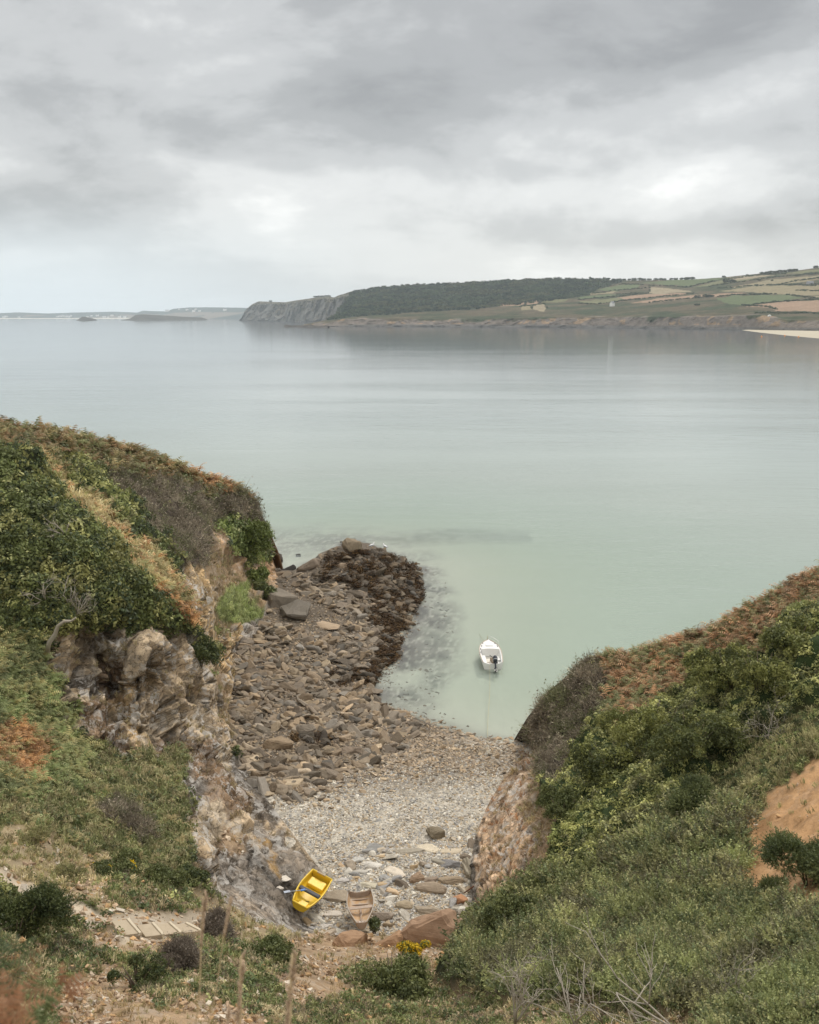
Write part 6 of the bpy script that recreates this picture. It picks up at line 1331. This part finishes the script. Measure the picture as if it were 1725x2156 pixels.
bare(1500, 2160, 1.1, .02, 3, 'forked bare shrub right of the long leaning branches', Y=13.4, n=2)
bare(1690, 2165, .9, .016, 2, 'bare twigs at the bottom right corner', lean=(.6, 0), Y=12.6, n=2)
bare(150, 1300, 1.6, .035, 3, 'tangle of grey dead twigs in the ivy above the left cliff', lean=(.3, -.6), n=4)
bare(95, 1280, 1.3, .03, 2, 'pale dead twigs left of the tangle above the left cliff', lean=(-.4, -.6), n=3)
bare(130, 1160, 1.2, .03, 2, 'dead twigs in the middle of the dark ivy on the left hill', lean=(.2, -.6), n=3)
bare(1620, 1560, 1.3, .02, 3, 'tangle of bare twigs in the dark gap of the right hillside', lean=(0, -.5), n=4)
bare(480, 2000, .35, .008, 2, 'small dead stems beside the grey heath bush', n=5)
b = land_at(100, 1365)[0]; tr = [P3(a, c_, b.y - .9 - .1 * i) for i, (a, c_) in enumerate(((100, 1372), (104, 1352), (116, 1336), (122, 1318), (136, 1308), (150, 1308), (160, 1300)))]
tag(MB().tube(tr, [.11, .12, .11, .09, .08, .06, .03], 7).build('dead_trunk', M_dead, None, True), 'crooked pale dead trunk hanging over the left end of the cliff face', 'dead trunk')
M_straw = paint('straw', (.52, .40, .24), .9, .3, (.36, .25, .15), 20, .1); M_plume = paint('seed_plume', (.50, .37, .26), .95, .4, (.34, .24, .16), 30, .05)
for x0, y0, x1, y1, Y, k, lab in ((405, 2200, 434, 1888, 3.4, 1, 'tallest blurred dry grass stalk in the foreground'), (428, 2200, 488, 1898, 3.5, .7, 'thin blurred grass stalk leaning right beside the tallest'), (495, 2210, 514, 2012, 3.0, 1.2, 'short blurred grass stalk in the middle of the foreground'), (595, 2230, 622, 2010, 2.8, 1.5, 'thickest blurred grass plume on the right of the stalks'), (470, 2240, 484, 2130, 3.2, .6, 'stub of a grass stalk at the bottom edge')):
    a = Vector(P3(x0, y0, Y)); b = Vector(P3(x1, y1, Y + .1)); root = Vector((a.x - .05, a.y - .05, 23.6 if Y < 3.2 else 23.3)); pts = [root, a] + [a.lerp(b, t / 5) + Vector((.01 * math.sin(t), 0, 0)) for t in range(1, 6)]
    e = empty('grass_stalk', root, 0, lab, 'grass stalk'); MB().tube([q_ - root for q_ in pts], .0032 * k, 6).build('stem', M_straw, e, True)
    d_ = (b - a).normalized(); mb = MB(); hl_ = .22 * k
    for i in range(60):
        t = random.random(); q_ = b - root - d_ * hl_ * t; a_ = random.uniform(0, 6.28); wd_ = .014 * k * math.sin(min(1, t * 1.5 + .2) * 2.6); mb.tube([q_, q_ + Vector((math.cos(a_) * wd_, math.sin(a_) * wd_, .03))], [.0045, .001], 4)
    mb.build('seed_head', M_plume, e, True)
# foreground ferns out of focus in the lower left corner
for x, y, Y, sc_, pal, lab in ((5, 2165, 2.6, .10, [(.32, .15, .07), (.26, .14, .07)], 'blurred rust bracken in the lower left corner'), (85, 2185, 3.0, .10, [(.28, .14, .07), (.10, .12, .04)], 'blurred brown bracken frond right of the corner one'), (-25, 2070, 3.4, .11, [(.06, .08, .03), (.24, .13, .06)], 'blurred dark fern at the left edge below the gorse')):
    b = Vector(P3(x, y, Y)); e = empty('fern', b, 0, lab, 'fern'); n = 16; ps = rng.normal(size=(n, 3)) * .055
    V, F, Cc = scatter(TPL['fern'], ps, frames(np.tile(arr((.2, -.3, 1.)), (n, 1)), rng.uniform(0, 6.28, n)), np.full(n, sc_), arr(pal)[rng.integers(0, 2, n)]); link('fronds', npmesh('fronds', V, F, Cc, False), M_leaf, e); MB().tube([(0, 0, 0), (0, -.1, -1.9)], .01, 5).build('stem', M_bark, e)
# ledge the viewer stands on
Xl, Yl = np.meshgrid(np.linspace(-9, 9, 120), np.linspace(-2, 9.4, 90), indexing='ij'); Zl = 26.2 - np.maximum(Yl, 0) * .815 + (fbm(np.stack([Xl, Yl, 0 * Xl], -1) * .8, 3, 9) - .5) * .3
me = npmesh('ledge', np.stack([Xl, Yl, Zl], -1), grid_faces(*Xl.shape), np.tile(arr((.2, .16, .09)), (Xl.size, 1)), True, {'rk': np.zeros(Xl.size)}); tag(link('ledge', me, M_terr), 'grassy ledge below the viewer', kind='structure')
bar = [Pz(978, 1880, 2.9), Pz(998, 1866, 3.6)]
tag(MB().tube(bar, .03, 6).build('rusty_bar', paint('rust', (.16, .06, .03), .9, .4), None, True), 'thin rusty bar leaning on the right rock wall', 'bar')

# ------------------------------------------------------------------ haze
mb = MB().box((0, 7600, 150), (30000, 17600, 330)); hz_ = mb.build('haze', None)
m, g, o = newmat('thin_sea_haze'); vol = g.n('ShaderNodeVolumePrincipled'); vol.inputs['Color'].default_value = (.86, .94, 1, 1); vol.inputs['Density'].default_value = 4.8e-5; vol.inputs['Anisotropy'].default_value = .0
g.l(vol.outputs[0], o.inputs['Volume']); hz_.data.materials.append(m); tag(hz_, 'thin pale haze over the bay', kind='stuff')
